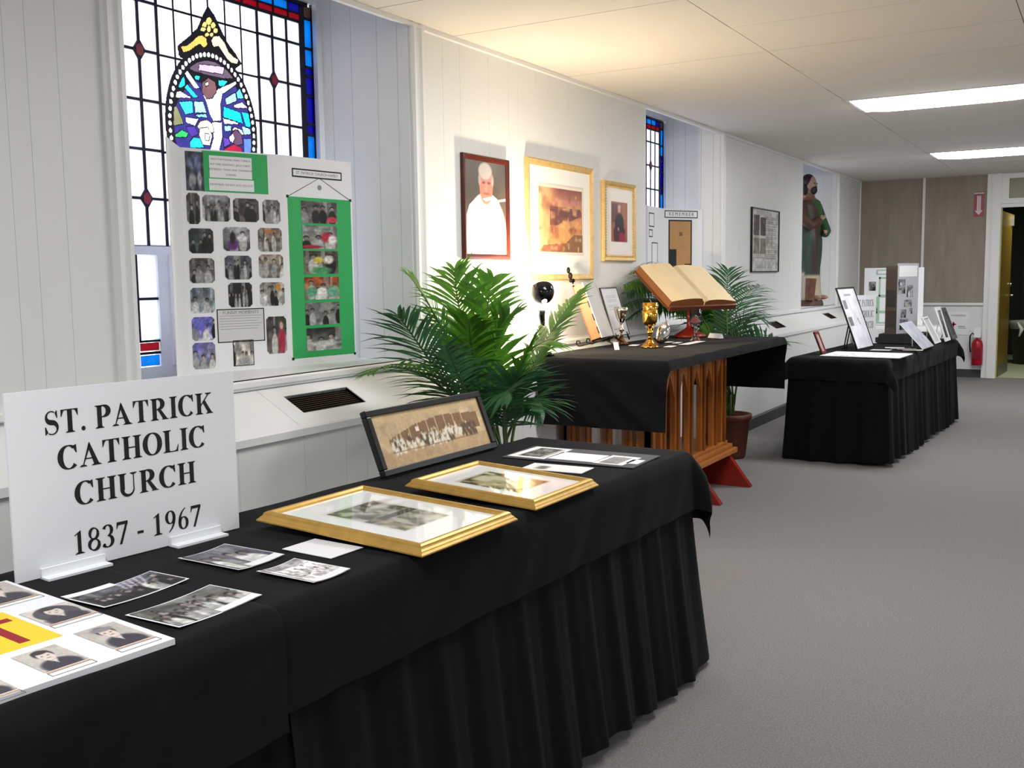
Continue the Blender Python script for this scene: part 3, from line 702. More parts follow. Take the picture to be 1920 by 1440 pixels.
MB().box((-.31, -.88, ZT-.03), (.31, .88, ZT-.004)).build('table_top', mat('table_board'), t0)
# far table by the end wall
t3rot = -R(2.6); Z3 = .73
c3 = Vector((1.285, 8.36, 0))
t3 = thing('display_table', 'long black skirted table standing toward the tan panelled end wall', 'table', (c3.x, c3.y, 0), (0, 0, t3rot), group='cloth covered display tables')
drape('tablecloth', t3, .33, 1.27, (.16, .16), Z3, cloth_m, 21, wav=.004, flare=.12, corner=.06, nu=60, nv=120)
skirt('table_skirt', t3, .32, 1.26, Z3-.02, skirt_m, 22, amp=.016, pleat=.2, flare=.03, hem=.02)
MB().box((-.33, -1.26, Z3-.03), (.33, 1.26, Z3-.004)).build('table_top', mat('table_board'), t3)
# ---------------------------------------------------------------- things lying on the near tables
ink_m = mat('black_ink', '#111111', .6, var=.05, vscale=20); paper_m = mat('white_paper', '#ececee', .7, var=.01, vscale=10); foam_m = mat('white_foam_board', '#e3e5e8', .6, var=.008, vscale=5)
gold_m = mat('gilt_frame', '#c9a052', .38, metal=.5, var=.12, vscale=30); goldl_m = mat('gilt_frame_face', '#d9b878', .4, metal=.4, var=.1, vscale=30)
glossy_m = print_mat('print_under_glass', .04, .6)
def rect_px(pts, z):
    q = [P(*p, 2, z) for p in pts]; c = sum(q, Vector())/4
    e = (q[1]-q[0])+(q[2]-q[3]); g = (q[3]-q[0])+(q[2]-q[1])
    a = (math.atan2(e.y, e.x)+math.atan2(g.y, g.x)+math.pi/2)/2
    return c, e.length/2, g.length/2, a           # size across the table (x), along it (y), turn
ZS = ZT+.0035
def photo_card(name, label, pts, pic, cat='photograph', strip=None, border='#f0eeee', curl=.004, z=ZS, group=None):
    c, wx, wy, a = rect_px(pts, z)
    t = thing(name, label, cat, (c.x, c.y, z), (0, 0, a+math.pi/2), group)     # local x runs along the table, y away from the aisle
    cu = lambda u, v: ((u-.5)*wy, (v-.5)*wx, curl*(2*u-1)**2)
    MB().grid(cu, 8, 4).build('paper', paper_m, t)
    m_ = .0045
    sheet('print', pic, wy-2*m_, wx-2*m_, t, (0, 0, .0008), curl=curl)
    if strip:
        x0, x1, y0, y1 = strip; MB().grid(lambda u, v: ((x0+(x1-x0)*u-.5)*wy, (y0+(y1-y0)*v-.5)*wx, .0014+curl*(2*(x0+(x1-x0)*u)-1)**2), 6, 1).build('caption_strip', paper_m, t)
    return t
pA = people_photo(31, 44, 30, ('#2a2a30', '#6c6a74'), 8, light=.35, rows=2)
for k in range(5): pA.poly([(.55+.07*k, 1), (.59+.07*k, 1), (.52+.06*k, .55), (.5+.06*k, .55)], '#c8c6cf', .7)
photo_card('photograph', 'small curled black and white snapshot with caption strip along its back edge', [(275, 1070), (348, 1090), (193, 1145), (138, 1127)], pA, strip=(0, .55, .9, 1.1))
photo_card('photograph', 'black and white group photo of people in white next to the portrait poster corner', [(392, 1097), (485, 1120), (337, 1182), (242, 1158)], people_photo(32, 46, 32, ('#30302c', '#70706a'), 9, light=.95, rows=3), strip=(.5, .97, 0, .16))
photo_card('photograph', 'grey photo of an altar scene lying before the church sign foot', [(422, 1022), (533, 1043), (448, 1072), (333, 1050)], people_photo(33, 40, 40, ('#3a3844', '#6a6872'), 4, light=.9, rows=1), strip=(.3, .98, 0, .15))
pD = Pic(40, 36, '#e8e4e4'); pD.noise(.15, 5, 4)
for k in range(16): pD.ell(.1+.055*k, .35+.2*math.sin(k*1.7), .05, .1, '#c8c2c2'); pD.ell(.1+.055*k, .5+.2*math.sin(k*1.7), .022, .04, '#5a5254')
pD.rect(0, .78, 1, 1, '#6a666c', .5); pD.noise(.3, 18, 8)
photo_card('photograph', 'pale faded photo with dark top edge near the blank white card', [(550, 1049), (657, 1070), (585, 1097), (485, 1074)], pD, strip=(.05, .98, 0, .15))
c, wx, wy, a = rect_px([(590, 1010), (682, 1026), (620, 1047), (529, 1029)], ZS)
tag(MB().box((-wy/2, -wx/2, 0), (wy/2, wx/2, .0012)).build('card', paper_m, None, loc=(c.x, c.y, ZS-.001), rot=(0, 0, a+math.pi/2)), 'blank white paper card beside the larger gold frame', 'card')
# poster board of portraits
c, wx, wy, a = Vector((1.25, .82, 0)), .59, .60, -R(4)
pc0 = P(328, 1197, 2, ZT+.012); pc1 = P(12, 1088, 2, ZT+.012); pc2 = P(0, 1325, 2, ZT+.012)
ex = (pc0-pc1).normalized(); ey = Vector((-ex.y, ex.x, 0)); LX = (pc0-pc1).length; LY = .62
org = pc0-ex*LX-ey*LY
pb = thing('poster_board', 'white foam poster board of grey portraits around a yellow cross panel', 'poster', (org.x+.0, org.y, ZT+.002), (0, 0, math.atan2(ex.y, ex.x)))
MB().box((0, 0, 0), (LX, LY, .010)).build('board', foam_m, pb)
def pb_loc(px_, py_):
    q = P(px_, py_, 2, ZT+.012); return ((q-org).dot(ex), (q-org).dot(ey))
def portrait(seed, hat=False, oval=False):
    p = Pic(60, 60, '#b9b2aa' if not oval else '#c9c2ba'); p.noise(.06, 4, seed)
    if oval: p.ell(.5, .5, .42, .48, '#4e4a52', .04)
    p.ell(.5, .12, .42, .32, '#3e3a44', .12); p.ell(.5, .72, .21, .22, '#3a343a', .1); p.ell(.5, .42, .09, .12, '#b9aba0', .2); p.ell(.5, .62, .165, .23, '#d3c6bb', .08); p.ell(.5, .83, .18, .09, '#3a343a', .15)
    if hat: p.ell(.5, .82, .27, .1, '#8a8288', .15)
    p.ell(.43, .64, .03, .02, '#5a4c4a', .4); p.ell(.57, .64, .03, .02, '#5a4c4a', .4); p.ell(.5, .52, .05, .015, '#7a6460', .4); p.poly([(.46, .36), (.54, .36), (.5, .2)], '#dcd8d8', .8)
    p.noise(.05, 20, seed+3); return p
def pb_portrait(corners, seed, **kw):
    q = [Vector(pb_loc(*k)) for k in corners]; c = sum(q, Vector((0, 0)))/4; w_ = ((q[1]-q[0]).length+(q[2]-q[3]).length)/2; hh = ((q[3]-q[0]).length+(q[2]-q[1]).length)/2
    ph = sheet('portrait_photo', portrait(seed, **kw), hh*1.0, w_*1.0, pb, (c.x, c.y, .0108), (0, 0, R(90)))
    MB().box((c.x+w_/2+.004, c.y-hh/2, .0102), (c.x+w_/2+.0055, c.y+hh/2, .0108)).build('orange_rule', mat('orange_rule', '#d99a3c', .6, var=.02, vscale=9), pb)
    b = MB(); x0, x1, y0, y1 = c.x+w_/2+.008, c.x+w_/2+.024, c.y-hh/2, c.y+hh/2; tk = .0009
    for q_ in (((x0, y0, .0102), (x0+tk, y1, .0106)), ((x1-tk, y0, .0102), (x1, y1, .0106)), ((x0, y0, .0102), (x1, y0+tk, .0106)), ((x0, y1-tk, .0102), (x1, y1, .0106))): b.box(*q_)
    b.build('caption_box', mat('grey_ink', '#55504c', .6, var=.02, vscale=9), pb)
pb_portrait([(130, 1130), (170, 1145), (98, 1175), (30, 1150)], 51, oval=True)
pb_portrait([(210, 1165), (285, 1192), (215, 1218), (140, 1190)], 52, hat=True)
pb_portrait([(95, 1208), (165, 1232), (92, 1262), (20, 1237)], 53)
pb_portrait([(5, 1090), (60, 1112), (-10, 1140), (-80, 1115)], 54)
pb_portrait([(-30, 1265), (35, 1288), (-40, 1318), (-105, 1290)], 55)
ylo = pb_loc(118, 1192); 
yel = mat('yellow_card', '#e8c52c', .6, var=.02, vscale=6); red_m = mat('dark_red_card', '#8f1420', .6, var=.03, vscale=6)
MB().box((ylo[0]-.2, ylo[1]-.16, .010), (ylo[0], ylo[1]+.0, .0104)).build('yellow_panel', yel, pb)
MB().box((ylo[0]-.16, ylo[1]-.06, .0104), (ylo[0]-.022, ylo[1]-.042, .0108)).build('red_bar', red_m, pb); MB().box((ylo[0]-.16, ylo[1]-.09, .0104), (ylo[0]-.14, ylo[1]-.012, .0108)).build('red_bar', red_m, pb)
MB().box((ylo[0]-.16, ylo[1]-.15, .0104), (ylo[0]-.05, ylo[1]-.085, .0108)).build('white_panel', paper_m, pb)
# church sign on two clip feet
s0 = P(31, 1098, 2, ZT); s1 = P(449, 992, 2, ZT); sd = (s1-s0); SLn = sd.length; sd.normalize(); sn = Vector((sd.y, -sd.x, 0))
sg = thing('church_sign', 'white foam board sign with black serif lettering ST. PATRICK CATHOLIC CHURCH', 'sign', (s0.x, s0.y, ZT+.003), (0, 0, math.atan2(sd.y, sd.x)))
SH = .372
MB().box((0, 0, .0), (SLn, .006, SH)).build('board', foam_m, sg)
def sgp(px_, py_):
    d = _r*((px_-960)/FPX)-_u*((py_-720)/FPX)+_f; t = (s0-CAM).dot(sn)/d.dot(sn); q = CAM+d*t-s0; return (q.dot(sd), q.z-.003)
fm = lambda x, y, z: (x, -z, y)
for s, (l, t_, r_, b_) in (('ST. PATRICK', ((80, 815), (82, 772), (398, 735), (398, 776))), ('CATHOLIC', ((108, 882), (108, 836), (385, 798), (385, 838))), ('CHURCH', ((140, 948), (140, 903), (367, 865), (367, 905))), ('1837 - 1967', ((135, 1041), (137, 998), (378, 944), (377, 985)))):
    a_, b2, c2, d2 = sgp(*l), sgp(*t_), sgp(*r_), sgp(*b_)
    x0 = (a_[0]+b2[0])/2; x1 = (c2[0]+d2[0])/2; hh = ((b2[1]-a_[1])+(c2[1]-d2[1]))/2; cy = (a_[1]+b2[1]+c2[1]+d2[1])/4
    serif_line(s, x1-x0, hh, ink_m, sg, (x0+x1)/2, cy, .0006, fm, track=.05)
for (p_, q_) in (((76, 1103), (196, 1072)), ((318, 1035), (412, 1008))):
    x0 = sgp(*p_)[0]; x1 = sgp(*q_)[0]
    MB().box((x0, -.034, -.002), (x1, .004, .003)).box((x0, -.008, 0), (x1, -.0012, .019)).box((x0, .007, 0), (x1, .014, .02)).build('clip_foot', foam_m, sg)
# two gold frames lying flat
def lying_frame(label, c, wx, wy, a, lift, pic, hh=.022):
    t = thing('picture_frame', label, 'picture frame', (c[0], c[1], ZT+.0055), (0, math.asin(lift/wx), a), group='gilt frames lying on the black cloth')
    X, Y, f_ = wx/2, wy/2, .017
    z0 = lift*.5
    prof = [(f_, 0), (f_, .003), (f_*.74, hh*.32), (f_*.66, hh*.42), (f_*.42, hh*.58), (f_*.34, hh*.7), (.005, hh*.86), (.0, hh), (-.007, hh), (-.013, hh-.004), (-.016, hh-.009), (-.016, .002)]
    for (sx, sy, lab) in ((1, 0, ''), (-1, 0, ''), (0, 1, ''), (0, -1, '')):
        mb = MB(); pts = []
        for d, z in prof:
            if sx: pts.append([((X+d)*sx, -(Y+d), z+z0), ((X+d)*sx, (Y+d), z+z0)])
            else: pts.append([(-(X+d), (Y+d)*sy, z+z0), ((X+d), (Y+d)*sy, z+z0)])
        for k in range(len(pts)): 
            p, q = pts[k], pts[(k+1) % len(pts)]; mb.face([p[0], p[1], q[1], q[0]])
        mb.build('frame_rail', gold_m, t)
    sheet('picture', pic, wy-.03, wx-.03, t, (0, 0, hh-.0085+z0), (0, 0, R(90)), glossy_m)
    MB().box((-X+.01, -Y+.01, z0), (X-.01, Y-.01, z0+.004)).build('backing', mat('brown_card', '#7a6248', .8, var=.1, vscale=9), t)
    for sx_ in (-1, 1):
        if lift > .01 and sx_ < 0: MB().box((-X+.02, -.08, -lift*.42), (-X+.05, .08, z0+.004)).build('prop', dark_m, t)
    return t
g = Pic(60, 70, '#f1f1ef'); g.rect(.2, .2, .8, .8, '#e4e2dc'); g.rect(.22, .22, .78, .78, '#75705f'); m0 = (g.U > .22) & (g.U < .78) & (g.V > .22) & (g.V < .78)
nz = vnoise(g.U, g.V, 9, 3)*.5+vnoise(g.U, g.V, 22, 5)*.5; g.put(m0*np.clip((nz-.45)*4, 0, 1), '#b9b5a8'); g.put(m0*np.clip((.42-nz)*4, 0, 1), '#47443a'); g.rect(.22, .45, .78, .5, '#3c3a34', .7); g.rect(.3, .24, .36, .5, '#cbb98e', .5)
lying_frame('larger gilt frame lying flat with white mat around a grey townscape picture', (1.378, 1.842), .455, .338, -R(2), .0175, g)
g = Pic(60, 70, '#f4f4f2'); g.rect(.2, .2, .8, .8, '#d8cfb4'); g.rect(.215, .215, .785, .785, '#6a6252'); g.ell(.5, .5, .27, .27, '#b9ab86', .05); nz = vnoise(g.U, g.V, 14, 9); m0 = (g.U > .215) & (g.U < .785) & (g.V > .215) & (g.V < .785); g.put(m0*np.clip((nz-.55)*4, 0, 1), '#d9d0b4'); g.put(m0*np.clip((.4-nz)*4, 0, 1)*.7, '#54503e')
lying_frame('smaller gilt frame lying flat with sepia oval church picture', (1.418, 2.30), .378, .306, -R(1.5), .018, g, .021)
# panorama in a black frame, leaning back
q0, q1 = P(721, 900, 2, ZT), P(932, 843, 2, ZT); d = (q1-q0); PL = d.length; pan = thing('framed_panorama', 'black framed sepia panorama of a crowd before a porch, leaning back', 'picture frame', (q0.x, q0.y, ZT+.0065), (R(-22), 0, math.atan2(d.y, d.x)))
PH = .205; fw_ = .021
for q_ in (((0, -.006, 0), (PL, .016, fw_)), ((0, -.006, PH-fw_), (PL, .016, PH)), ((0, -.006, fw_), (fw_, .016, PH-fw_)), ((PL-fw_, -.006, fw_), (PL, .016, PH-fw_))): box('frame_rail', *q_, mat('black_lacquer', '#141414', .3, var=.1, vscale=20), pan, .003)
g = Pic(130, 46, '#cdb28a', 3); g.noise(.12, 4, 2); g.rect(0, 0, 1, .3, '#bd9c72', .8); g.noise(.06, 9, 3)
g.rect(0, .85, 1, 1, '#cdb283', .6); g.poly([(.1, .52), (.35, .72), (.6, .8), (.85, .75), (.95, .72), (.95, .4), (.1, .3)], '#7d5c3c', .9)
for k in range(9): g.rect(.11+.085*k, .35, .118+.085*k, .8, '#cdb88e', .9)
g.rect(.34, .58, .37, .66, '#efe6d0'); rg = random.Random(2)
for k in range(150):
    x = rg.uniform(.1, .9); yv = rg.uniform(.3, .52)+.06*x; lt = rg.random(); g.ell(x, yv-.06, .012, .06, '#e8e0cc' if lt < .75 and x < .75 else '#5a4632', .3); g.ell(x, yv+.03, .006, .022, '#7a5a42' if rg.random() < .6 else '#d8c4a4', .3)
g.rect(.1, .24, .9, .28, '#6a4c34', .5); g.noise(.06, 40, 7)
sheet('picture', g, PL-2*fw_, PH-2*fw_, pan, (PL/2, .002, PH/2), (R(90), 0, 0), print_mat('print_matte', .35, .4))
MB().box((fw_*.5, .006, fw_*.5), (PL-fw_*.5, .012, PH-fw_*.5)).build('backing', mat('brown_card'), pan)
MB().hull8([(PL*.44, .056, .0165), (PL*.56, .056, .0165), (PL*.56, .061, .018), (PL*.44, .061, .018)], [(PL*.46, .011, PH*.7), (PL*.54, .011, PH*.7), (PL*.54, .016, PH*.7), (PL*.46, .016, PH*.7)]).build('easel_back', mat('brown_card'), pan)
# dark mat with mounted prints at the table end
c, wx, wy, a = rect_px([(1005, 837), (1235, 854), (1190, 879), (939, 856)], ZS)
dm = thing('photo_mount', 'charcoal mount card with black and white prints by the table end', 'mount card', (c.x, c.y, ZT+.0025), (0, 0, a))
MB().box((-wx/2, -wy/2, 0), (wx/2, wy/2, .002)).build('mount', mat('charcoal_card', '#4b4c50', .8, var=.05, vscale=9), dm)
def mounted(pts, pic, nm='mounted_print'):
    cc, wx2, wy2, a2 = rect_px(pts, ZS+.002); l = cc-c; ca, sa = math.cos(-a), math.sin(-a)
    lp = (l.x*ca-l.y*sa, l.x*sa+l.y*ca, .0026)
    if pic is None: MB().box((-wx2/2, -wy2/2, -.0006), (wx2/2, wy2/2, 0)).build(nm, paper_m, dm, loc=lp, rot=(0, 0, a2-a))
    else: sheet(nm, pic, wy2, wx2, dm, lp, (0, 0, a2-a+R(90)))
pp = Pic(40, 28, '#f2f2f2'); pp.rect(.12, .12, .9, .8, '#3a3a3a'); pp.put(((pp.U > .12) & (pp.U < .9) & (pp.V > .12) & (pp.V < .8))*np.clip((vnoise(pp.U, pp.V, 20, 4)-.4)*3, 0, 1), '#8a8a8a'); pp.rect(.12, .15, .9, .2, '#e4e4e4'); pp.rect(0, 0, 1, .06, '#f4f4f4')
mounted([(1005, 837), (1071, 842), (1021, 862), (956, 853)], pp)
mounted([(1054, 847), (1143, 854), (1110, 867), (1028, 858)], None, 'mounted_card')
pp = Pic(30, 24, '#f2f2f2'); pp.rect(.1, .25, .85, .85, '#8a8c90'); pp.noise(.12, 12, 5); mounted([(1148, 853), (1202, 858), (1167, 873), (1113, 867)], pp)
mounted([(1185, 861), (1212, 863), (1193, 870), (1176, 868)], None, 'mounted_card')
pF = Pic(40, 30, '#efefef')
for k in range(5): pF.ell(.2+.1*k, .72, .05, .1, '#5a5a5a', .3)
c, wx, wy, a = rect_px([(1000, 867), (1110, 878), (1087, 890), (986, 877)], ZS)
t = thing('printed_sheet', 'white printed sheet between the charcoal mount and the smaller gilt frame', 'paper', (c.x, c.y, ZT+.003), (0, 0, a+R(90))); sheet('print', pF, wy, wx, t, (0, 0, .0012)); MB().box((-wy/2, -wx/2, -.0005), (wy/2, wx/2, .0008)).build('paper', paper_m, t)
# ---------------------------------------------------------------- carved wooden altar table under a black runner
wood_m = mat('orange_varnished_wood', '#a8642a', .3, var=.3, vscale=7, stretch=(6, 6, .7)); woodd_m = mat('dark_varnished_wood', '#7d4518', .3, var=.3, vscale=7, stretch=(6, 6, .7)); redw_m = mat('red_varnished_wood', '#7d2018', .3, var=.2, vscale=6)
Z2 = .9; X0, X1, Ya, Yb = .28, .78, 4.82, 6.06
t2 = thing('altar_table', 'carved wooden altar table with gothic slats and red feet under a black runner', 'table', (0, 0, 0))
MB().box((.2, 4.63, Z2-.035), (.95, 6.67, Z2-.004)).build('table_top', wood_m, t2)
dro = drape('tablecloth', t2, .39, 1.04, (.055, .36), Z2, cloth_m, 41, wav=.005, flare=.05, nu=60, nv=110,
    rest=lambda x: 0 if x+.575 > .262 else min(.895, .912-max(0, x+.575)*.558+.004))   # the back of the runner lies on the radiator cover
dro.location = (.575, 5.65, 0)
for q in (((X0-.014, Ya-.06, .20), (X1+.06, Yb+.06, .232)), ((X0-.012, Ya-.035, .232), (X1+.035, Yb+.035, .258)), ((X0-.01, Ya-.01, .258), (X1+.01, Yb+.01, .28))): box('plinth', *q, wood_m, t2, .006)
MB().box((X0, Ya, .83), (X1, Ya+.05, .868)).box((X0, Yb-.05, .83), (X1, Yb, .868)).box((X1-.05, Ya, .83), (X1, Yb, .868)).box((X0, Ya, .83), (X0+.05, Yb, .868)).build('top_rail', wood_m, t2)
def slat_row(p, q, n, nrm, wd_=.03):
    p, q = Vector(p), Vector(q); L_ = (q-p).length; e = (q-p)/L_; pitch = L_/n; D = .03
    def F(s, z, d): v = p+e*s+Vector(nrm)*d; return (v.x, v.y, z)
    for k in range(n+1):
        hw = wd_ if 0 < k < n else wd_*1.15; s = min(max(k*pitch, hw), L_-hw)
        MB().prism([(s-hw, .28), (s+hw, .28), (s+hw, .83), (s-hw, .83)], F, -D, 0).build('slat', wood_m, t2)
        MB().prism([(s-hw*.35, .28), (s+hw*.35, .28), (s+hw*.35, .8), (s-hw*.35, .8)], F, 0, .012).build('moulding', woodd_m, t2)
    for k in range(n):
        a, b = k*pitch+wd_, (k+1)*pitch-wd_; m_ = (a+b)/2
        for (x0, x1) in ((a, m_), (b, m_)):
            pts = [(x0, .64)]+[(x0+(x1-x0)*math.sin(R(t)), .64+.13*math.sin(R(t))**.8) for t in (20, 40, 60, 75, 90)]+[(x1, .83), (x0, .83)]
            MB().prism(pts, F, -D*.8, -.004).build('gothic_arch', wood_m, t2)
slat_row((X1, Ya, 0), (X1, Yb, 0), 6, (1, 0, 0), .04); slat_row((X0, Ya, 0), (X1, Ya, 0), 4, (0, -1, 0)); slat_row((X0, Yb, 0), (X1, Yb, 0), 4, (0, 1, 0))
MB().box((X0, Ya, .28), (X0+.03, Ya+.19, .83)).box((X0, Yb-.19, .28), (X0+.03, Yb, .83)).build('back_post', wood_m, t2)
for y in (4.90, 5.47, 6.03):
    MB().prism([(.27, .0), (.955, 0), (.958, .006), (.81, .2), (.27, .2)], lambda a, b, d: (a, y+d, b), -.022, .022).build('foot', redw_m, t2)

ZB = Z2+.004
gilt_m = mat('polished_gold', '#d9a645', .14, metal=1., var=.03, vscale=20); silv_m = mat('polished_silver', '#d6d3cc', .12, metal=1., var=.03, vscale=20); copper_m = mat('rose_gold', '#c9855a', .16, metal=1., var=.03, vscale=20)
clear_m = mat('clear_glass', '#ffffff', .03, trans=1., ior=1.45, spec=.5)
def chalice(label, x, y, hh, cup_m, stem_m, foot_m, r=.045, conical=True, foot=.05, grp='chalices on the altar table', knops=1):
    t = thing('chalice', label, 'chalice', (x, y, ZB), group=grp); c0 = hh*.56
    if conical: pr = [(.008, c0), (r*.45, c0+hh*.05), (r*.72, c0+hh*.18), (r*.95, c0+hh*.34), (r, hh), (r*.95, hh), (r*.88, c0+hh*.34), (r*.64, c0+hh*.18), (r*.3, c0+hh*.07), (.003, c0+hh*.06)]
    else: pr = [(.008, c0), (r*.75, c0+hh*.04), (r*.95, c0+hh*.14), (r, c0+hh*.26), (r*1.06, hh), (r*1.0, hh), (r*.94, c0+hh*.26), (r*.88, c0+hh*.14), (r*.6, c0+hh*.07), (.003, c0+hh*.06)]
    MB().lathe(pr, 32).build('cup', cup_m, t, smooth=True)
    MB().lathe([(foot*.25, hh*.2), (.010, hh*.28), (.009, hh*.34), (.018, hh*.36), (.021, hh*.4), (.018, hh*.44), (.009, hh*.46), (.010, c0+.004)], 24).build('stem', stem_m, t, smooth=True)
    MB().lathe([(foot, 0), (foot, .004), (foot*.92, .009), (foot*.6, hh*.08), (foot*.35, hh*.15), (foot*.24, hh*.21), (.004, hh*.21)], 6 if foot_m is copper_m else 28).build('foot', foot_m, t, smooth=foot_m is not copper_m)
    return t
chalice('silver chalice with rose gold hexagonal foot beside the iron bookstand', .262, 5.615, .225, silv_m, silv_m, copper_m, .043, True, .052)
chalice('tall gold chalice with pointed rose gold foot behind the shorter one', .46, 5.60, .255, gilt_m, gilt_m, copper_m, .044, False, .055)
chalice('gold chalice with round flat foot standing nearest the table edge', .53, 5.43, .215, gilt_m, gilt_m, gilt_m, .044, False, .055)
t = thing('glass_goblet', 'clear cut glass goblet standing before the wooden book pedestal', 'goblet', (.56, 6.10, ZB))
MB().lathe([(.007, .09), (.028, .098), (.036, .115), (.037, .2), (.034, .2), (.033, .118), (.024, .105), (.003, .1)], 28).build('bowl', clear_m, t, smooth=True); MB().lathe([(.036, 0), (.036, .004), (.03, .01), (.012, .026), (.008, .05), (.014, .06), (.008, .07), (.007, .095)], 10).build('stem', clear_m, t, smooth=False)
t = thing('silver_pyx', 'oval polished silver pyx leaning against the gold chalices', 'pyx', (.47, 5.72, ZB), (R(-8), R(18), R(25)))
MB().ball((0, 0, .068), .068, 24, 14, (.62, .22, 1)).build('body', silv_m, t, smooth=True); MB().tube([(-.0, 0, .134), (-.0, 0, .15)], .006).build('loop', silv_m, t)
def tcard(label, pts, z=ZB+.0006, fold=None):
    c, wx, wy, a = rect_px(pts, z); tag(MB().box((-wx/2, -wy/2, 0), (wx/2, wy/2, .001)).build('name_card', paper_m, loc=(c.x, c.y, z), rot=(0, 0, a)), label, 'card', 'white caption cards on the altar table')
for lb, x, y, wx, wy, a in (('long white caption card lying before the goblet', .63, 5.86, .06, .34, 2), ('white caption card lying beside the silver chalice foot', .38, 5.55, .05, .09, 8), ('white caption card at the foot of the shorter gold chalice', .62, 5.52, .05, .1, 5), ('small white caption card lying behind the silver pyx', .47, 5.88, .04, .09, 5), ('small white caption card lying between the pyx and goblet', .54, 5.84, .04, .1, 5)):
    tag(MB().box((-wx/2, -wy/2, 0), (wx/2, wy/2, .0012)).build('name_card', paper_m, loc=(x, y, ZB), rot=(0, 0, R(a))), lb, 'card', 'white caption cards on the altar table')
t = thing('folded_card', 'folded white tent card at the foot of the wooden pedestal', 'card', (.60, 6.36, ZB), (0, 0, R(-30))); MB().hull8([(-.06, -.012, 0), (.06, -.012, 0), (.06, .022, 0), (-.06, .022, 0)], [(-.06, .006, .03), (.06, .006, .03), (.06, .01, .03), (-.06, .01, .03)]).build('card', paper_m, t)
tag(MB().box((-.016, -.001, 0), (.016, .001, .045)).build('price_tag', paper_m, loc=(.44, 5.17, ZB), rot=(R(-20), 0, R(60))), 'tiny white hanging tag at the iron bookstand', 'tag')
# pedestal and open book
ped = thing('book_pedestal', 'dark red wooden pedestal stand carrying the big open book', 'stand', (.40, 6.42, ZB))
MB().lathe([(.11, 0), (.11, .012), (.1, .022), (.06, .04), (.035, .055), (.02, .07), (.018, .12), (.026, .135), (.018, .15), (.016, .24)], 28).build('pedestal', redw_m, ped, smooth=True)
th = R(66); bt = R(37.5)
MB().tube([(0, 0, .2), (.09, -.04, .16), (.1, -.045, .09), (.02, -.01, .06)], .006).build('iron_brace', dark_m, ped, smooth=True)
bk = thing('open_book', 'huge old open book with cream pages and brown leather cover on pedestal', 'book', (.515, 6.345, 1.115), (0, 0, 0))
bx = Vector((math.cos(th), math.sin(th), 0)); bh = Vector((-math.sin(th), math.cos(th), 0)); by = bh*math.cos(bt)+Vector((0, 0, 1))*math.sin(bt); bz = bx.cross(by)
bk.matrix_world = Matrix(((bx.x, by.x, bz.x, .515), (bx.y, by.y, bz.y, 6.345), (bx.z, by.z, bz.z, 1.115), (0, 0, 0, 1)))
leather_m = mat('brown_leather', '#6a3a20', .5, var=.2, vscale=30, bump=.1); page_m = mat('cream_page', '#dcc7a0', .7, var=.05, vscale=12); edge_m = mat('gilt_page_edges', '#8a5530', .5, var=.2, vscale=30, stretch=(1, 1, 60))
BW, BH = .31, .385
MB().box((-BW-.012, -.008, -.006), (-.004, BH+.008, .0)).box((.004, -.008, -.006), (BW+.012, BH+.008, 0)).build('cover', leather_m, bk)
for s in (-1, 1):
    pr = [(0, .0), (BW, .0), (BW-.006, .046 if s < 0 else .03)]+[(BW*(1-k/8.)-.006*(1-k/8.), (.046 if s < 0 else .03)+(.02*math.sin(math.pi*k/8.*.8))) for k in range(1, 8)]+[(.004, .03)]
    MB().prism([(s*x, z) for x, z in pr], lambda a, b, d: (a, d, b), 0, BH).build('page_block', edge_m, bk)
    pts = [(BW-.006, (.046 if s < 0 else .03)+.0008)]+[(BW*(1-k/8.)-.006*(1-k/8.), (.0468 if s < 0 else .0308)+(.02*math.sin(math.pi*k/8.*.8))) for k in range(1, 8)]+[(.004, .0308)]
    mb = MB(); n = len(pts); base = len(mb.v)
    for k in range(n-1): mb.face([(s*pts[k][0], 0, pts[k][1]), (s*pts[k+1][0], 0, pts[k+1][1]), (s*pts[k+1][0], BH, pts[k+1][1]), (s*pts[k][0], BH, pts[k][1])])
    mb.build('open_page', page_m, bk, fix=False)
MB().box((-BW, .03, -.02), (BW, BH-.03, -.006)).box((-BW, -.02, -.02), (BW, -.002, .015)).build('rest', leather_m, bk)
MB().tube([(.0, -.001, .052), (.002, -.004, .03), (.004, -.012, -.03), (.0, -.014, -.06)], .004).build('ribbon', mat('ivory_ribbon', '#cdbb94', .6, var=.05, vscale=9), bk)
# iron bookstand with a thick book seen from its fore-edge
ist = thing('iron_bookstand', 'wrought iron bookstand with finial and scrolled feet', 'bookstand', (.30, 5.27, ZB))
iron_m = mat('wrought_iron', '#1d1712', .5, metal=.7, var=.15, vscale=40)
th2 = R(100); fx = Vector((math.cos(th2), math.sin(th2), 0)); fn_ = Vector((math.sin(th2), -math.cos(th2), 0)); lean = R(20); up = Vector((0, 0, 1))*math.cos(lean)-fn_*math.sin(lean); fr_ = fn_*math.cos(lean)+Vector((0, 0, 1))*math.sin(lean)
bp0 = Vector((.30, 5.27, .965))
bo = thing('leaning_book', 'thick closed antique book with gilt fore-edge leaning on the iron bookstand', 'book'); bo.matrix_world = Matrix(((fx.x, up.x, fr_.x, bp0.x), (fx.y, up.y, fr_.y, bp0.y), (fx.z, up.z, fr_.z, bp0.z), (0, 0, 0, 1)))
MB().box((.0, .006, -.066), (.25, .336, -.004)).build('page_block', edge_m, bo)
MB().box((-.004, 0, -.004), (.256, .342, .0)).build('front_cover', mat('grey_vellum', '#cfcfcd', .5, var=.04, vscale=12), bo); MB().box((-.004, 0, -.07), (.256, .342, -.066)).build('back_cover', leather_m, bo); MB().box((.25, 0, -.07), (.256, .342, 0)).build('spine', leather_m, bo)
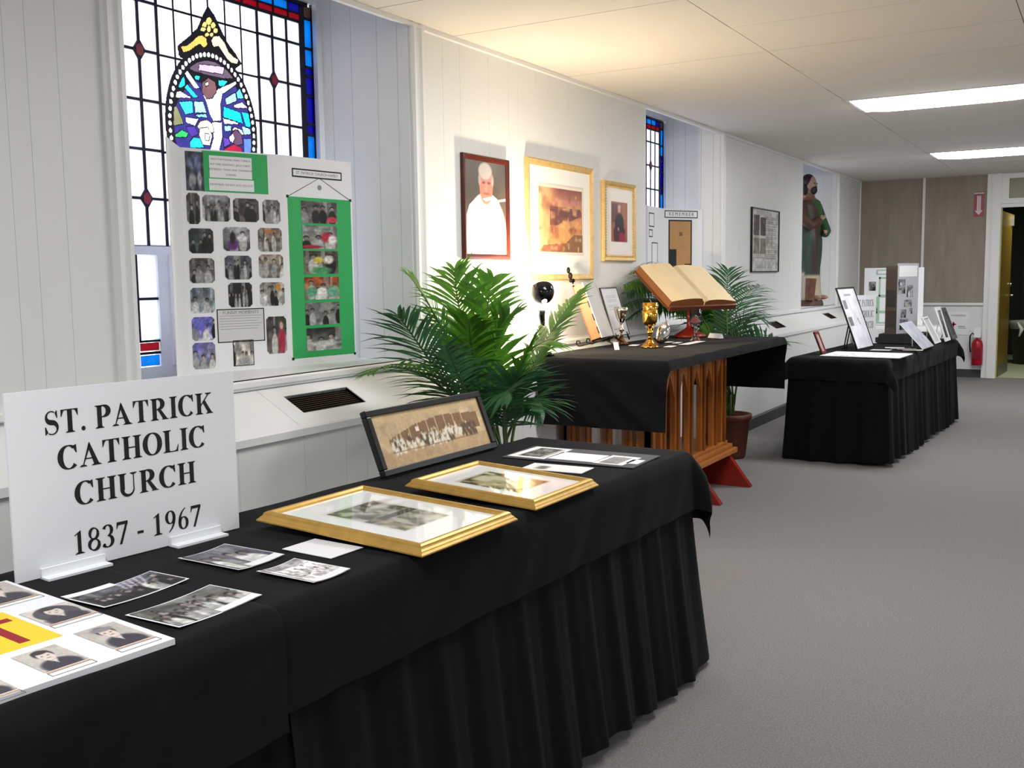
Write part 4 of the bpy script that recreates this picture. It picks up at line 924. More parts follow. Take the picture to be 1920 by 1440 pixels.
for k in range(4): MB().box((-.006, .03+.08*k, -.012), (.0, .07+.08*k, -.004)).build('clasp', dark_m, bo)
inv = Vector((-.30, -5.27, -ZB)); Lp = lambda v: tuple(Vector(v)+inv)
bs = bp0-fr_*.075
for k in (.05, .2):
    a_ = bs+fx*k-up*.01; MB().tube([Lp(a_), Lp(a_+up*.3), Lp(a_+up*.36)], .005).build('upright', iron_m, ist, smooth=True)
top = bs+fx*.06+up*.36
MB().tube([Lp(top), Lp(top+up*.03)], .005).ball(Lp(top+up*.05), .016, 10, 8, (.8, .8, 1.3)).ball(Lp(top+up*.085), .012, 10, 8, (.9, .9, 1.6)).ball(Lp(top+up*.02+fx*.02), .012).ball(Lp(top+up*.02-fx*.02), .012).build('finial', iron_m, ist, smooth=True)
MB().tube([Lp(bs+fx*.0-up*.012+fr_*.1), Lp(bs+fx*.26-up*.012+fr_*.1)], .005).tube([Lp(bs-up*.012), Lp(bs-up*.012+fr_*.1)], .005).tube([Lp(bs+fx*.25-up*.012), Lp(bs+fx*.25-up*.012+fr_*.1)], .005).build('ledge', iron_m, ist, smooth=True)
for k in (.02, .23):
    o_ = bs+fx*k-up*.015; fwd = fn_
    MB().tube([Lp((o_+fwd*.08).xy.to_3d()+Vector((0, 0, .95))), Lp((o_+fwd*.13).xy.to_3d()+Vector((0, 0, .925))), Lp((o_+fwd*.14).xy.to_3d()+Vector((0, 0, .912))), Lp((o_+fwd*.115).xy.to_3d()+Vector((0, 0, .91))), Lp((o_+fwd*.11).xy.to_3d()+Vector((0, 0, .922))), Lp((o_+fwd*.125).xy.to_3d()+Vector((0, 0, .93)))], .0045).build('front_scroll', iron_m, ist, smooth=True)
    pts = [Lp((o_-fwd*s).xy.to_3d()+Vector((0, 0, z))) for s, z in ((.012, .930), (.03, .926), (.065, .915), (.085, .912), (.1, .926), (.095, .942), (.08, .942), (.076, .928))]
    MB().tube(pts, .0045).build('rear_scroll', iron_m, ist, smooth=True)
# framed note on a little easel
pb0 = Vector((.19, 5.66, .945)); th3 = R(94); ax_ = Vector((math.cos(th3), math.sin(th3), 0)); an = Vector((math.sin(th3), -math.cos(th3), 0)); le = R(17); au = Vector((0, 0, 1))*math.cos(le)-an*math.sin(le); af = an*math.cos(le)+Vector((0, 0, 1))*math.sin(le)
pl = thing('framed_note', 'thin framed white printed note leaning behind the silver chalice', 'framed note'); pl.matrix_world = Matrix(((ax_.x, au.x, af.x, pb0.x), (ax_.y, au.y, af.y, pb0.y), (ax_.z, au.z, af.z, pb0.z), (0, 0, 0, 1)))
g = Pic(24, 60, '#e9eaec')
for k in range(9): g.rect(.2, .55+.04*k, .8, .562+.04*k, '#b9bcc4', .7)
g.rect(.15, .12, .85, .135, '#9a9ca6')
sheet('note', g, .27, .31, pl, (.14, .157, .003), (0, 0, 0)); MB().box((0, 0, -.006), (.28, .315, .001)).build('backing', dark_m, pl)
for q in (((0, .309, -.004), (.28, .317, .006)), ((0, 0, -.004), (.004, .315, .006)), ((.276, 0, -.004), (.28, .315, .006)), ((0, -.002, -.004), (.28, .004, .006))): box('frame_rail', *q, mat('dark_grey_frame', '#4a4a4e', .4, var=.1, vscale=20), pl)
MB().tube([(.14, .2, -.006), (.14, -.014, -.09)], .006).tube([(.04, .02, .0), (.04, -.034, .008)], .006).tube([(.24, .02, .0), (.24, -.034, .008)], .006).build('easel_leg', dark_m, pl)
# clip lamp throwing light up the wall
lp_c = Vector((.235, 4.665, 1.245)); la = Vector((-.5, .5, .7)).normalized()
lamp = thing('spot_lamp', 'small lamp with round black shade aimed up at the wall portraits', 'lamp', (.245, 4.665, ZB))
M3 = la.to_track_quat('Z', 'Y').to_matrix()
blk = mat('black_enamel', '#0b0b0c', .12, var=.05, vscale=10)
def dome(u, v, rr=.066):
    ph_ = math.pi*(.5+.5*v*.93)-.12; a_ = 2*math.pi*u; q = M3 @ Vector((rr*math.sin(ph_)*math.cos(a_), rr*math.sin(ph_)*math.sin(a_), rr*1.15*math.cos(ph_))); return tuple(q+lp_c-Vector((.245, 4.665, ZB)))
MB().grid(dome, 32, 14).build('shade', blk, lamp, smooth=True)
MB().lathe([(.028, -.10), (.036, -.085), (.036, -.065), (.028, -.055)], 20, cap=False).build('vent_ring', mat('glowing_chrome_ring', '#e8e8e6', .12, metal=1., emit='#fff4e0', estr=5.0), lamp, loc=tuple(lp_c-Vector((.245, 4.665, ZB))), smooth=True)  # emission on the ring stands in for bulb light leaking through the vents
MB().tube([(-.01, 0, lp_c.z-ZB-.09), (-.012, 0, lp_c.z-ZB-.13), (0, 0, .1), (0, 0, .01)], [.02, .018, .007, .007]).build('stem', blk, lamp, smooth=True); MB().lathe([(.055, 0), (.055, .008), (.03, .018), (.01, .022)], 24).build('base', blk, lamp, smooth=True)
MB().ball(tuple(lp_c+la*.012-Vector((.245, 4.665, ZB))), .022).build('bulb', mat('hot_bulb', '#ffffff', .3, emit='#ffe2b4', estr=30.), lamp, smooth=True)
ll = bpy.data.lights.new('bulb_light', 'POINT'); ll.energy = BULB; ll.color = (1, .8, .54); ll.shadow_soft_size = .03; lo = bpy.data.objects.new('bulb_light', ll); col.objects.link(lo); lo.location = lp_c+la*.045

# ---------------------------------------------------------------- pictures on the wall
WR = (R(90), 0, R(90))
def wall_frame(name, label, y0, y1, z0, z1, fw, dep, fm_, pic, mat_w=0., pr=None, ornate=False):
    yc, zc, W_, H_ = (y0+y1)/2, (z0+z1)/2, y1-y0, z1-z0
    t = thing(name, label, 'picture frame', (.002, yc, zc), WR)
    X, Y = W_/2, H_/2
    prof = [(0, 0), (0, dep*.8), (fw*.2, dep), (fw*.45, dep*.92), (fw*.7, dep*.8), (fw, dep*.55), (fw, 0)]
    for (sx, sy) in ((1, 0), (-1, 0), (0, 1), (0, -1)):
        mb = MB(); pts = []
        for d, z in prof:
            pts.append([((X-d)*sx, -(Y-d), z), ((X-d)*sx, (Y-d), z)] if sx else [(-(X-d), (Y-d)*sy, z), ((X-d), (Y-d)*sy, z)])
        for k in range(len(pts)): p, q = pts[k], pts[(k+1) % len(pts)]; mb.face([p[0], p[1], q[1], q[0]])
        if ornate:
            n = int((2*Y if sx else 2*X)/.02)
            for k in range(n):
                s = ((k+.5)/n*2-1); c_ = ((X-fw)*sx, s*(Y-fw), dep*.6) if sx else (s*(X-fw), (Y-fw)*sy, dep*.6); mb.ball(c_, .008, 6, 4)
        mb.build('frame_rail', fm_, t)
    sheet('picture', pic, W_-2*fw, H_-2*fw, t, (0, 0, dep*.45), (0, 0, 0), pr or print_mat('print_matte', .35, .4))
    MB().box((-X+.004, -Y+.004, 0), (X-.004, Y-.004, dep*.3)).build('backing', mat('brown_card'), t)
    return t
# portrait of a churchman in white
g = Pic(140, 170, '#4c463e'); g.noise(.15, 3, 3); g.put(np.clip((g.U-.45)*1.6, 0, 1)*np.clip(1-g.V, 0, 1), '#6a4a3c')
g.poly([(.02, .0), (.02, .42), (.08, .52), (.3, .63), (.42, .66), (.62, .66), (.8, .6), (.88, .5), (.97, .36), (1, .1), (1, 0)], '#f7f3ee'); g.ell(.5, .2, .5, .46, '#f7f3ee', .05)
g.ell(.5, .74, .165, .2, '#b9705c', .06); g.ell(.49, .83, .17, .13, '#a8726a', .15); g.ell(.48, .9, .165, .09, '#a9a4a2', .12); g.ell(.34, .8, .03, .06, '#9a9492', .3); g.ell(.66, .8, .03, .06, '#9a9492', .3)
g.ell(.44, .775, .035, .012, '#5e3630', .4); g.ell(.57, .775, .035, .012, '#5e3630', .4); g.ell(.5, .71, .03, .05, '#c88272', .4); g.ell(.51, .655, .07, .014, '#84423a', .4); g.ell(.5, .6, .12, .05, '#c07c68', .2)
g.poly([(.42, .6), (.6, .63), (.78, .6), (.99, .625), (.99, .6), (.8, .58), (.6, .595), (.48, .575)], '#ffffff'); g.ell(.57, .08, .15, .1, '#d9d4d0', .1); g.ell(.56, .035, .15, .04, '#d59a86', .15); g.ell(.58, .1, .08, .06, '#b9b4ae', .2); g.rect(.02, .125, .12, .13, '#cfc4be', .8)
wall_frame('portrait_frame', 'brown framed portrait of an elderly clergyman wearing white robes', 4.258, 4.708, 1.414, 1.946, .028, .022, mat('mahogany_frame', '#4e1c12', .3, var=.2, vscale=30), g)
g = Pic(200, 150, '#f1efe9')
def inner(u, v): return (.13+.74*u, .2+.62*v)
def IP(pts): return [inner(*q) for q in pts]
g.rect(.115, .185, .885, .855, '#d8d2c6'); g.rect(.13, .2, .87, .84, '#efe2cc'); g.rect(.14, .215, .86, .82, '#c48a58')
m0 = (g.U > .14) & (g.U < .86) & (g.V > .215) & (g.V < .82)
g.put(m0*np.clip(1.3-g.U*3.2, 0, 1), '#efcf96'); g.put(m0*np.clip((g.V-.66)*6, 0, 1)*np.clip((g.U-.3)*6, 0, 1), '#7c3434'); g.put(m0*np.clip(1-((g.V-.69)/.03)**2, 0, 1)*np.clip((g.U-.3)*6, 0, 1), '#c07a72')
g.poly(IP([(.25, .42), (.25, .72), (.95, .7), (.98, .6), (.7, .5), (.55, .5), (.4, .42)]), '#5c2f30', .9); g.poly(IP([(.2, .15), (.25, .4), (.5, .45), (.62, .48), (.66, .58), (.7, .45), (.72, .2), (.6, .12)]), '#d59a5c', .9)
g.poly(IP([(.02, .02), (.1, .12), (.6, .16), (.8, .3), (1, .3), (1, .02)]), '#6f5034', .75); g.poly(IP([(.02, .05), (.3, .14), (.6, .12), (.4, .03)]), '#b0604a', .8); g.poly(IP([(.82, .3), (.84, .52), (.97, .52), (.97, .3)]), '#d28a5c', .8)
g.put(m0*np.clip((vnoise(g.U, g.V, 14, 6)-.55)*2, 0, 1), '#8a4a34'); g.put(m0*np.clip((vnoise(g.U, g.V, 24, 8)-.6)*2, 0, 1), '#e8b478')
wall_frame('painting_frame', 'large gold framed painting in red and amber with wide white mat', 4.90, 5.73, 1.298, 1.987, .038, .024, goldl_m, g)
g = Pic(60, 60, '#f3efe8'); g.rect(.2, .2, .8, .8, '#c9b9a4'); g.rect(.215, .215, .785, .785, '#9a5c44'); g.noise(.15, 6, 4); g.rect(.23, .5, .42, .76, '#5c3a34', .8); g.rect(.6, .55, .76, .77, '#b0705c', .8)
g.ell(.5, .68, .05, .06, '#d8a48c', .15); g.ell(.5, .72, .05, .03, '#c8c0bc', .2); g.ell(.5, .47, .16, .16, '#241818', .1); g.ell(.5, .36, .2, .1, '#2c1418', .15); g.ell(.46, .39, .035, .03, '#d09a84', .2); g.ell(.56, .27, .15, .08, '#96143c', .2); g.ell(.4, .3, .1, .1, '#46121e', .2)
g.rect(0, 0, 1, .2, '#f3efe8'); g.rect(0, 0, .2, 1, '#f3efe8'); g.rect(.8, 0, 1, 1, '#f3efe8'); g.rect(0, .8, 1, 1, '#f3efe8')
wall_frame('bishop_portrait', 'small beaded gold frame with portrait of a seated man in dark and crimson robes', 5.885, 6.39, 1.417, 1.933, .034, .024, goldl_m, g, ornate=True)
g = Pic(80, 70, '#c9cac6')
for k in range(20): g.rect(.52, .88-.036*k, .95-.03*(k % 3), .894-.036*k, '#94958f', .8)
g.rect(.07, .58, .27, .9, '#5e5a5c'); g.rect(.31, .58, .5, .88, '#545055'); g.rect(.07, .28, .27, .54, '#8d8a80'); g.rect(.31, .28, .5, .54, '#858278'); g.noise(.15, 16, 4); g.rect(.07, .1, .6, .105, '#4a4a4a'); g.rect(.1, .16, .9, .165, '#a2a29e'); g.rect(.1, .21, .9, .215, '#a2a29e')
wall_frame('framed_document', 'thin black framed document with four grey photos and lines of text', 9.01, 9.88, 1.338, 1.928, .012, .02, mat('black_metal_frame', '#141414', .3, metal=.3, var=.05, vscale=9), g, pr=print_mat('print_under_glass2', .08, .6))
# ---------------------------------------------------------------- trifold display boards
green_m = mat('green_card', '#2fa85c', .6, var=.02, vscale=8)
card_m = mat('white_display_card', '#e9eaec', .6, var=.01, vscale=6)
def clip_sheet(o, nx, ny, k):
    me = o.data; bm = bmesh.new(); bm.from_mesh(me); kill = []
    xs = [v.co.x for v in bm.verts]; ys = [v.co.y for v in bm.verts]; hx, hy = max(xs), max(ys)
    for f in bm.faces:
        c = f.calc_center_median()
        if (hx-abs(c.x))+(hy-abs(c.y)) < k: kill.append(f)
    bmesh.ops.delete(bm, geom=kill, context='FACES'); bm.to_mesh(me); bm.free()
class Panel:
    """upright board panel from bottom corner a to b, height hh; local x along, y up, z to its face"""
    def __init__(s, parent, a, b, z0, hh, m, th=.004, name='panel', flip=False):
        s.parent = parent; a = Vector((a[0], a[1], z0)); b = Vector((b[0], b[1], z0)); s.a = a; s.e = (b-a).normalized(); s.L = (b-a).length; s.n = Vector((s.e.y, -s.e.x, 0)); s.H = hh
        s.rot = (R(90), 0, math.atan2(s.e.y, s.e.x))
        s.o = MB().box((0, 0, -th), (s.L, hh, 0)).build(name, m, parent, loc=tuple(a-parent.location), rot=s.rot)
    def px(s, x, y):
        d = _r*((x-960)/FPX)-_u*((y-720)/FPX)+_f; t = (s.a-CAM).dot(s.n)/d.dot(s.n); q = CAM+d*t-s.a; return (q.dot(s.e), q.z)
    def rect(s, x0, y0, x1, y1):
        c = [s.px(x0, y0), s.px(x1, y0), s.px(x1, y1), s.px(x0, y1)]
        l = (c[0][0]+c[3][0])/2; r_ = (c[1][0]+c[2][0])/2; t = (c[0][1]+c[1][1])/2; b = (c[2][1]+c[3][1])/2
        return l, b, r_, t
    def plate(s, r, m, name, d=.0008):
        l, b, r_, t = r; return MB().box((l, b, 0), (r_, t, d)).build(name, m, s.o)
    def pic(s, r, p, name='photo', d=.0012, clip=0., m=None):
        l, b, r_, t = r; o = sheet(name, p, r_-l, t-b, s.o, ((l+r_)/2, (b+t)/2, d), m=m)
        if clip: clip_sheet(o, p.nx, p.ny, clip)
        return o
    def border(s, r, m, w_=.006, name='black_border', d=.0014):
        l, b, r_, t = r; mb = MB()
        for q in (((l, b, 0), (r_, b+w_, d)), ((l, t-w_, 0), (r_, t, d)), ((l, b, 0), (l+w_, t, d)), ((r_-w_, b, 0), (r_, t, d))): mb.box(*q)
        return mb.build(name, m, s.o)
    def text(s, txt, size, x, y, m, d=.0016): return text_mesh(txt, size, m, s.o, (x, y, d), (0, 0, 0))
SZ = .943
pL, pF_, pR = P(357, 700, 2, SZ), P(545, 686, 2, SZ), P(667, 674, 2, SZ)
toc = (CAM-pL); toc.z = 0; toc.normalize()
pL, pF_, pR = pL+toc*.03, pF_+toc*.03, pR+toc*.03; pW = pL+toc*.30+Vector((-toc.y, toc.x, 0))*-.045
tf = thing('trifold_board', 'tall white trifold board with green column of photos standing in stained glass window', 'display board', (pL.x, pL.y, SZ))
SC = lambda a, b, c, d: (200+a/3., 240+b/3., 200+c/3., 240+d/3.)
TH = .915
lw = Panel(tf, pW, pL, SZ, TH, card_m); cp = Panel(tf, pL, pF_, SZ, TH, card_m); rw = Panel(tf, pF_, pR, SZ, TH, card_m)
gp = cp.rect(*SC(540, 140, 905, 365)); cp.plate(gp, green_m, 'green_card')
r1 = cp.rect(*SC(577, 162, 815, 284)); cp.plate(r1, paper_m, 'text_card', .0014); r2 = cp.rect(*SC(577, 290, 828, 355)); cp.plate(r2, paper_m, 'text_card', .0014)
grey_ink = mat('soft_grey_ink', '#4a4c50', .6, var=.02, vscale=9)
for k, s_ in enumerate(('WITH THE PASSING YEARS, THERE IS', 'BUT ONE CONSTANT, JESUS CHRIST,', 'YESTERDAY, TODAY AND TOMORROW', 'FOREVER!')): cp.text(s_, (r1[2]-r1[0])/17.5, (r1[0]+r1[2])/2, r1[3]-(r1[3]-r1[1])*(.16+.23*k), grey_ink)
cp.text('REMEMBER, RENEW AND REJOICE!', (r2[2]-r2[0])/16, (r2[0]+r2[2])/2, (r2[1]+r2[3])/2, mat('pale_grey_ink', '#8a8c90', .6, var=.02, vscale=9))
g = Pic(26, 50, '#3c3e48'); g.noise(.3, 4, 3); g.ell(.5, .7, .4, .2, '#5f6688', .3); g.ell(.35, .25, .2, .22, '#8a8c90', .2); g.ell(.75, .28, .12, .2, '#a8a8a8', .3); g.noise(.4, 9, 4)
cp.pic(cp.rect(*SC(444, 132, 545, 352)), g, 'photo')
spec = [((450, 365, 525, 540), 61, ('#6c6a66', '#4a4844'), 3, .5, None), ((540, 378, 695, 525), 62, ('#404044', '#8a8a8c'), 8, .6, None), ((712, 397, 855, 528), 63, ('#5c5450', '#3e3834'), 3, .6, None), ((878, 405, 975, 538), 64, ('#8a8480', '#6a6664'), 5, .4, None),
 ((462, 565, 600, 705), 65, ('#3c5048', '#34343a'), 4, .1, None), ((655, 558, 805, 692), 66, ('#444048', '#a0a0a8'), 2, .6, [(.35, .25, .18, .22, '#5c2a74'), (.35, .55, .1, .25, '#201c20'), (.7, .55, .2, .15, '#d0ced2')]), ((852, 563, 985, 695), 67, ('#605c58', '#8c7c6c'), 6, .9, [(.45, .85, .2, .08, '#c07848')]),
 ((466, 732, 607, 872), 68, ('#8c8a88', '#44403c'), 3, .7, None), ((665, 718, 815, 852), 69, ('#6c7078', '#50505a'), 7, .5, None), ((857, 712, 993, 843), 70, ('#7c746c', '#a49684'), 4, .8, None),
 ((472, 898, 608, 1040), 71, ('#9aa8ac', '#5c646c'), 2, .9, None), ((685, 870, 818, 1007), 72, ('#1c1c1e', '#2a2a2c'), 8, .5, None), ((863, 868, 1000, 1000), 73, ('#e0dede', '#8c8478'), 5, .6, [(.75, .8, .12, .15, '#c08a4c')]),
 ((480, 1063, 608, 1195), 74, ('#a8a4c8', '#5c5cb0'), 3, .6, [(.35, .7, .3, .3, '#6a66b8')]), ((485, 1207, 612, 1355), 75, ('#8c8c90', '#5a58a0'), 3, .9, None), ((900, 1060, 1012, 1268), 76, ('#6c645c', '#3c3834'), 2, .9, [(.75, .32, .18, .34, '#a83048'), (.75, .75, .09, .1, '#c0a090')])]
for (bx0, by0, bx1, by1), sd_, bgc, n, lt, acc in spec: cp.pic(cp.rect(*SC(bx0, by0, bx1, by1)), people_photo(sd_, 40, 40, bgc, n, light=lt, acc=acc), 'photo', clip=.012)
rb = cp.rect(*SC(622, 1016, 888, 1203)); cp.plate(rb, mat('grey_text_card', '#d3d3d2', .6, var=.01, vscale=9), 'text_card'); cp.border(rb, ink_m, .004)
cp.text('FUNNY MOMENTS', (rb[2]-rb[0])/11, (rb[0]+rb[2])/2, rb[3]-.016, mat('pale_grey_ink'))
for k in range(6): MB().box((rb[0]+.012, rb[3]-.03-.011*k, .0008), (rb[2]-.012-.01*(k % 3), rb[3]-.0285-.011*k, .0012)).build('text_line', mat('pale_grey_ink'), cp.o)
r_ = cp.rect(*SC(712, 1192, 828, 1337)); cp.pic(r_, people_photo(77, 24, 26, ('#a8a49c', '#bcb8b0'), 4, light=.5), 'photo'); cp.border(r_, ink_m, .003)
rb = rw.rect(*SC(1042, 238, 1320, 286)); rw.plate(rb, paper_m, 'text_card'); rw.border(rb, ink_m, .006)
rw.text('ST. PATRICK CHURCH FAMILY', (rb[2]-rb[0])/16, (rb[0]+rb[2])/2, (rb[1]+rb[3])/2, mat('pale_grey_ink'))
ga, gb_, gc, gd = rw.px(200+1015/3., 240+400/3.), rw.px(200+1368/3., 240+392/3.), rw.px(200+1398/3., 240+1280/3.), rw.px(200+1050/3., 240+1286/3.)
gx0, gx1 = (ga[0]+gd[0])/2, (gb_[0]+gc[0])/2; gy1, gy0 = (ga[1]+gb_[1])/2, (gc[1]+gd[1])/2
gx1 = min(gx1, rw.L-.004)
rw.plate((gx0, gy0, gx1, gy1), green_m, 'green_column')
mid = (gx0+gx1)/2; tb_ = rb[1]
for xe in (gx0, gx1): MB().prism([(mid, tb_+.002), (mid+(.004 if xe > mid else -.004), tb_+.002), (xe, gy1), (xe-(.004 if xe > mid else -.004), gy1-.001)], lambda a, b, d: (a, b, d), .0002, .0012).build('black_cord', ink_m, rw.o)
for (cx, cy) in ((gx0, gy1), (gx1, gy1), (gx0, gy0), (gx1, gy0)): MB().box((cx-.006, cy-.006, 0), (cx+.006, cy+.006, .0016)).build('corner_mount', ink_m, rw.o)
MB().lathe([(.012, 0), (.012, .001)], 12).build('emblem', mat('pale_grey_ink'), rw.o, loc=(mid, (tb_+gy1)/2+.004, 0))
cps = [((1093, 415, 1293, 537), 81, ('#8a8480', '#5c5a58'), 4, .5, [(.86, .18, .14, .14, '#c83a50')]), ((1100, 550, 1295, 680), 82, ('#9c9890', '#6c706c'), 3, .7, [(.7, .5, .18, .2, '#b02a3c'), (.25, .08, .3, .08, '#9c2438'), (.85, .4, .12, .2, '#d8d8d4')]), ((1108, 692, 1300, 820), 83, ('#7a7264', '#4c4434'), 3, .5, [(.42, .6, .14, .14, '#c8b848'), (.72, .62, .14, .18, '#d8d4cc'), (.5, .15, .3, .16, '#4a8c5c')]), ((1112, 838, 1306, 964), 84, ('#8c8c84', '#96401c'), 4, .6, [(.2, .35, .16, .22, '#5c9a78'), (.82, .35, .18, .24, '#6ca890'), (.5, .35, .14, .2, '#e0e0dc')]), ((1117, 980, 1308, 1105), 85, ('#9a9c98', '#70746c'), 5, .6, None), ((1125, 1122, 1318, 1248), 86, ('#8c908c', '#2c2e2c'), 3, .9, [(.5, .3, .4, .12, '#c8ccc8')])]
for k, (b4, sd_, bgc, n, lt, acc) in enumerate(cps):
    l, b, r_, t = rw.rect(*SC(*b4)); rw.pic((l, b, r_, t), people_photo(sd_, 48, 36, bgc, n, light=lt, acc=acc), 'photo', .002)
# small trifold in the second window bay
a0, a1, a2, a3 = Vector((-.16, 6.80, 0)), Vector((-.30, 7.35, 0)), Vector((-.33, 7.73, 0)), Vector((-.12, 8.08, 0))
t5 = thing('trifold_board', 'pale trifold board titled REMEMBER standing on the second window sill', 'display board', (a1.x, a1.y, SZ))
l5 = Panel(t5, a0, a1, SZ, .92, mat('lavender_card', '#c9c8d6', .6, var=.01, vscale=6)); c5 = Panel(t5, a1, a2, SZ, .92, card_m); r5 = Panel(t5, a2, a3, SZ, .92, card_m)
for (x0, y0, x1, y1) in ((.03, .76, .16, .87), (.10, .44, .25, .64), (.03, .68, .12, .74), (.03, .22, .2, .36)): c5.plate((x0, y0, x1, y1), paper_m, 'text_card'); c5.border((x0, y0, x1, y1), ink_m, .008)
for k in range(2): c5.plate((.12, .39-.02*k, .24, .395-.02*k), ink_m, 'text_line', .001)
r5.plate((.02, .845, .36, .905), paper_m, 'title_card'); r5.border((.02, .845, .36, .905), ink_m, .007); r5.text('R E M E M B E R', .038, .19, .875, grey_ink)
r5.plate((.06, .4, .30, .83), mat('orange_tan_card', '#b98a58', .6, var=.06, vscale=8), 'tan_panel'); r5.border((.06, .4, .30, .83), ink_m, .012)
r5.plate((.06, .4, .14, .59), ink_m, 'black_block', .002); r5.plate((.225, .4, .3, .47), ink_m, 'black_block', .002); r5.plate((.17, .7, .2, .73), mat('brown_card'), 'emblem', .002)
for k in range(4): l5.plate((.12, .62-.035*k, .45, .63-.035*k), mat('pale_grey_ink'), 'text_line', .001)
l5.plate((.1, .66, .46, .73), mat('pale_grey_ink'), 'text_block', .001); l5.plate((.1, .1, .46, .42), mat('grey_text_card'), 'text_card', .001)

# ---------------------------------------------------------------- palms
leaf_a = leaf_mat('palm_leaf', '#4f8422'); leaf_b = leaf_mat('palm_leaf_dark', '#34603a'); stalk_m = mat('palm_stalk', '#46602c', .5, var=.2, vscale=20)
def bez(p, q, r_, t): return p*(1-t)**2+q*2*t*(1-t)+r_*t*t
def keep(v):
    lim = .27 if v.z < .76 else (.27-(v.z-.76)*1.3 if v.z < .95 else .04)
    return Vector((max(v.x, lim), v.y, v.z))
def blocked(v):
    """True where a leaf would pass through the altar table or the things on it"""
    if .1 < v.x < 1.06 and 4.52 < v.y < 6.79 and v.z < .94: return True
    if .04 < v.x < .29 and 5.58 < v.y < 6.02 and v.z < 1.29: return True
    if .2 < v.x < .64 and 5.3 < v.y < 5.86 and v.z < 1.18: return True
    if math.hypot(v.x-.40, v.y-6.42) < (.13 if v.z < .97 else .06) and v.z < 1.25: return True
    if math.hypot(v.x-.56, v.y-6.10) < .06 and v.z < 1.13: return True
    if .82 < v.x < 1.85 and v.y > 6.98 and v.z < .78: return True
    l = bk_inv @ v
    return abs(l.x) < .35 and -.05 < l.y < .42 and -.045 < l.z < .09
bk_inv = bk.matrix_world.inverted()
def frond(parent, base, mid, tip, org_, seed, n=30, ll=.22, wd=.011, m=None, start=.28, droop=.35, spread=62):
    rg = random.Random(seed); b, q, e = Vector(base), Vector(mid), Vector(tip); mb = MB(); N = 16
    pts = [bez(b, q, e, k/N)-org_ for k in range(N+1)]; st = MB().tube([tuple(p) for p in pts], [.007*(1-.8*k/N)+.001 for k in range(N+1)], 5)
    side0 = (e-b).cross(Vector((0, 0, 1)))
    side0 = side0.normalized() if side0.length > .05 else Vector((0, 1, 0))
    tw = rg.uniform(-.6, .6)
    for k in range(n):
        t = start+(1-start)*(k+.5)/n; p = bez(b, q, e, t); d = (bez(b, q, e, min(1, t+.02))-bez(b, q, e, t-.02)).normalized()
        s = d.cross(Vector((0, 0, 1))); s = s.normalized() if s.length > .2 else side0
        upv = s.cross(d).normalized(); s2 = s*math.cos(tw)+upv*math.sin(tw)
        for sg_ in (-1, 1):
            f = (t-start)/(1-start); L_ = ll*(.55+.75*math.sin(math.pi*min(1, f*.85+.15)))*rg.uniform(.85, 1.1)*(1 if f < .9 else .75); an = R(spread-30*f+rg.uniform(-6, 6))
            v = (d*math.cos(an)+s2*sg_*math.sin(an)+upv*.15).normalized(); dr_ = droop*rg.uniform(.6, 1.4); ww = wd*rg.uniform(.8, 1.15); nv = v.cross(upv).normalized(); prev = None
            clear = lambda l: not any(blocked(keep(p+v*l*(j/8.)+Vector((0, 0, -1))*dr_*l*(j/8.)**2*.8+nv*s_*ww)) for j in range(9) for s_ in (-1, 0, 1))
            for _ in range(5):
                if clear(L_): break
                L_ *= .72
            else: continue
            for j in range(5):
                x = j/4.; c = p-org_+v*L_*x+Vector((0, 0, -1))*dr_*L_*x*x*.8; w2 = ww*(.35+1.3*x if x < .4 else .87*(1-x)/.6+.02)
                cur = tuple(keep(v_+org_)-org_ for v_ in (c-nv*w2, c+nv*w2))
                if prev: mb.face([prev[0], prev[1], cur[1], cur[0]])
                prev = cur
    o = mb.build('frond', m or leaf_a, parent, fix=False); st.build('stalk', stalk_m, o, smooth=True); return o
def palm(label, x, y, pot, fr, m_pot):
    t = thing('potted_palm', label, 'palm', (x, y, 0)); org_ = Vector((x, y, 0)); pr, pz = pot
    MB().lathe([(pr*.72, 0), (pr*.76, .02), (pr*.95, pz-.04), (pr*1.04, pz-.035), (pr*1.04, pz), (pr*.93, pz), (pr*.9, pz-.04), (.01, pz-.05)], 24).build('pot', m_pot, t, smooth=True)
    for k in range(5): MB().tube([(.02*math.cos(k*1.3), .02*math.sin(k*1.3), pz-.06), (.03*math.cos(k*1.3), .03*math.sin(k*1.3), pz+.14)], [.014, .008], 6).build('cane', stalk_m, t, smooth=True)
    for k, f in enumerate(fr): frond(t, (x+.03*math.cos(k*2.1), y+.03*math.sin(k*2.1), pz+.06), *f[:2], org_, 100+k*7+int(x*100), **(f[2] if len(f) > 2 else {}))
    return t
q = lambda a, b, x: tuple(P(a, b, 0, x))
PX, PY = .52, 3.78
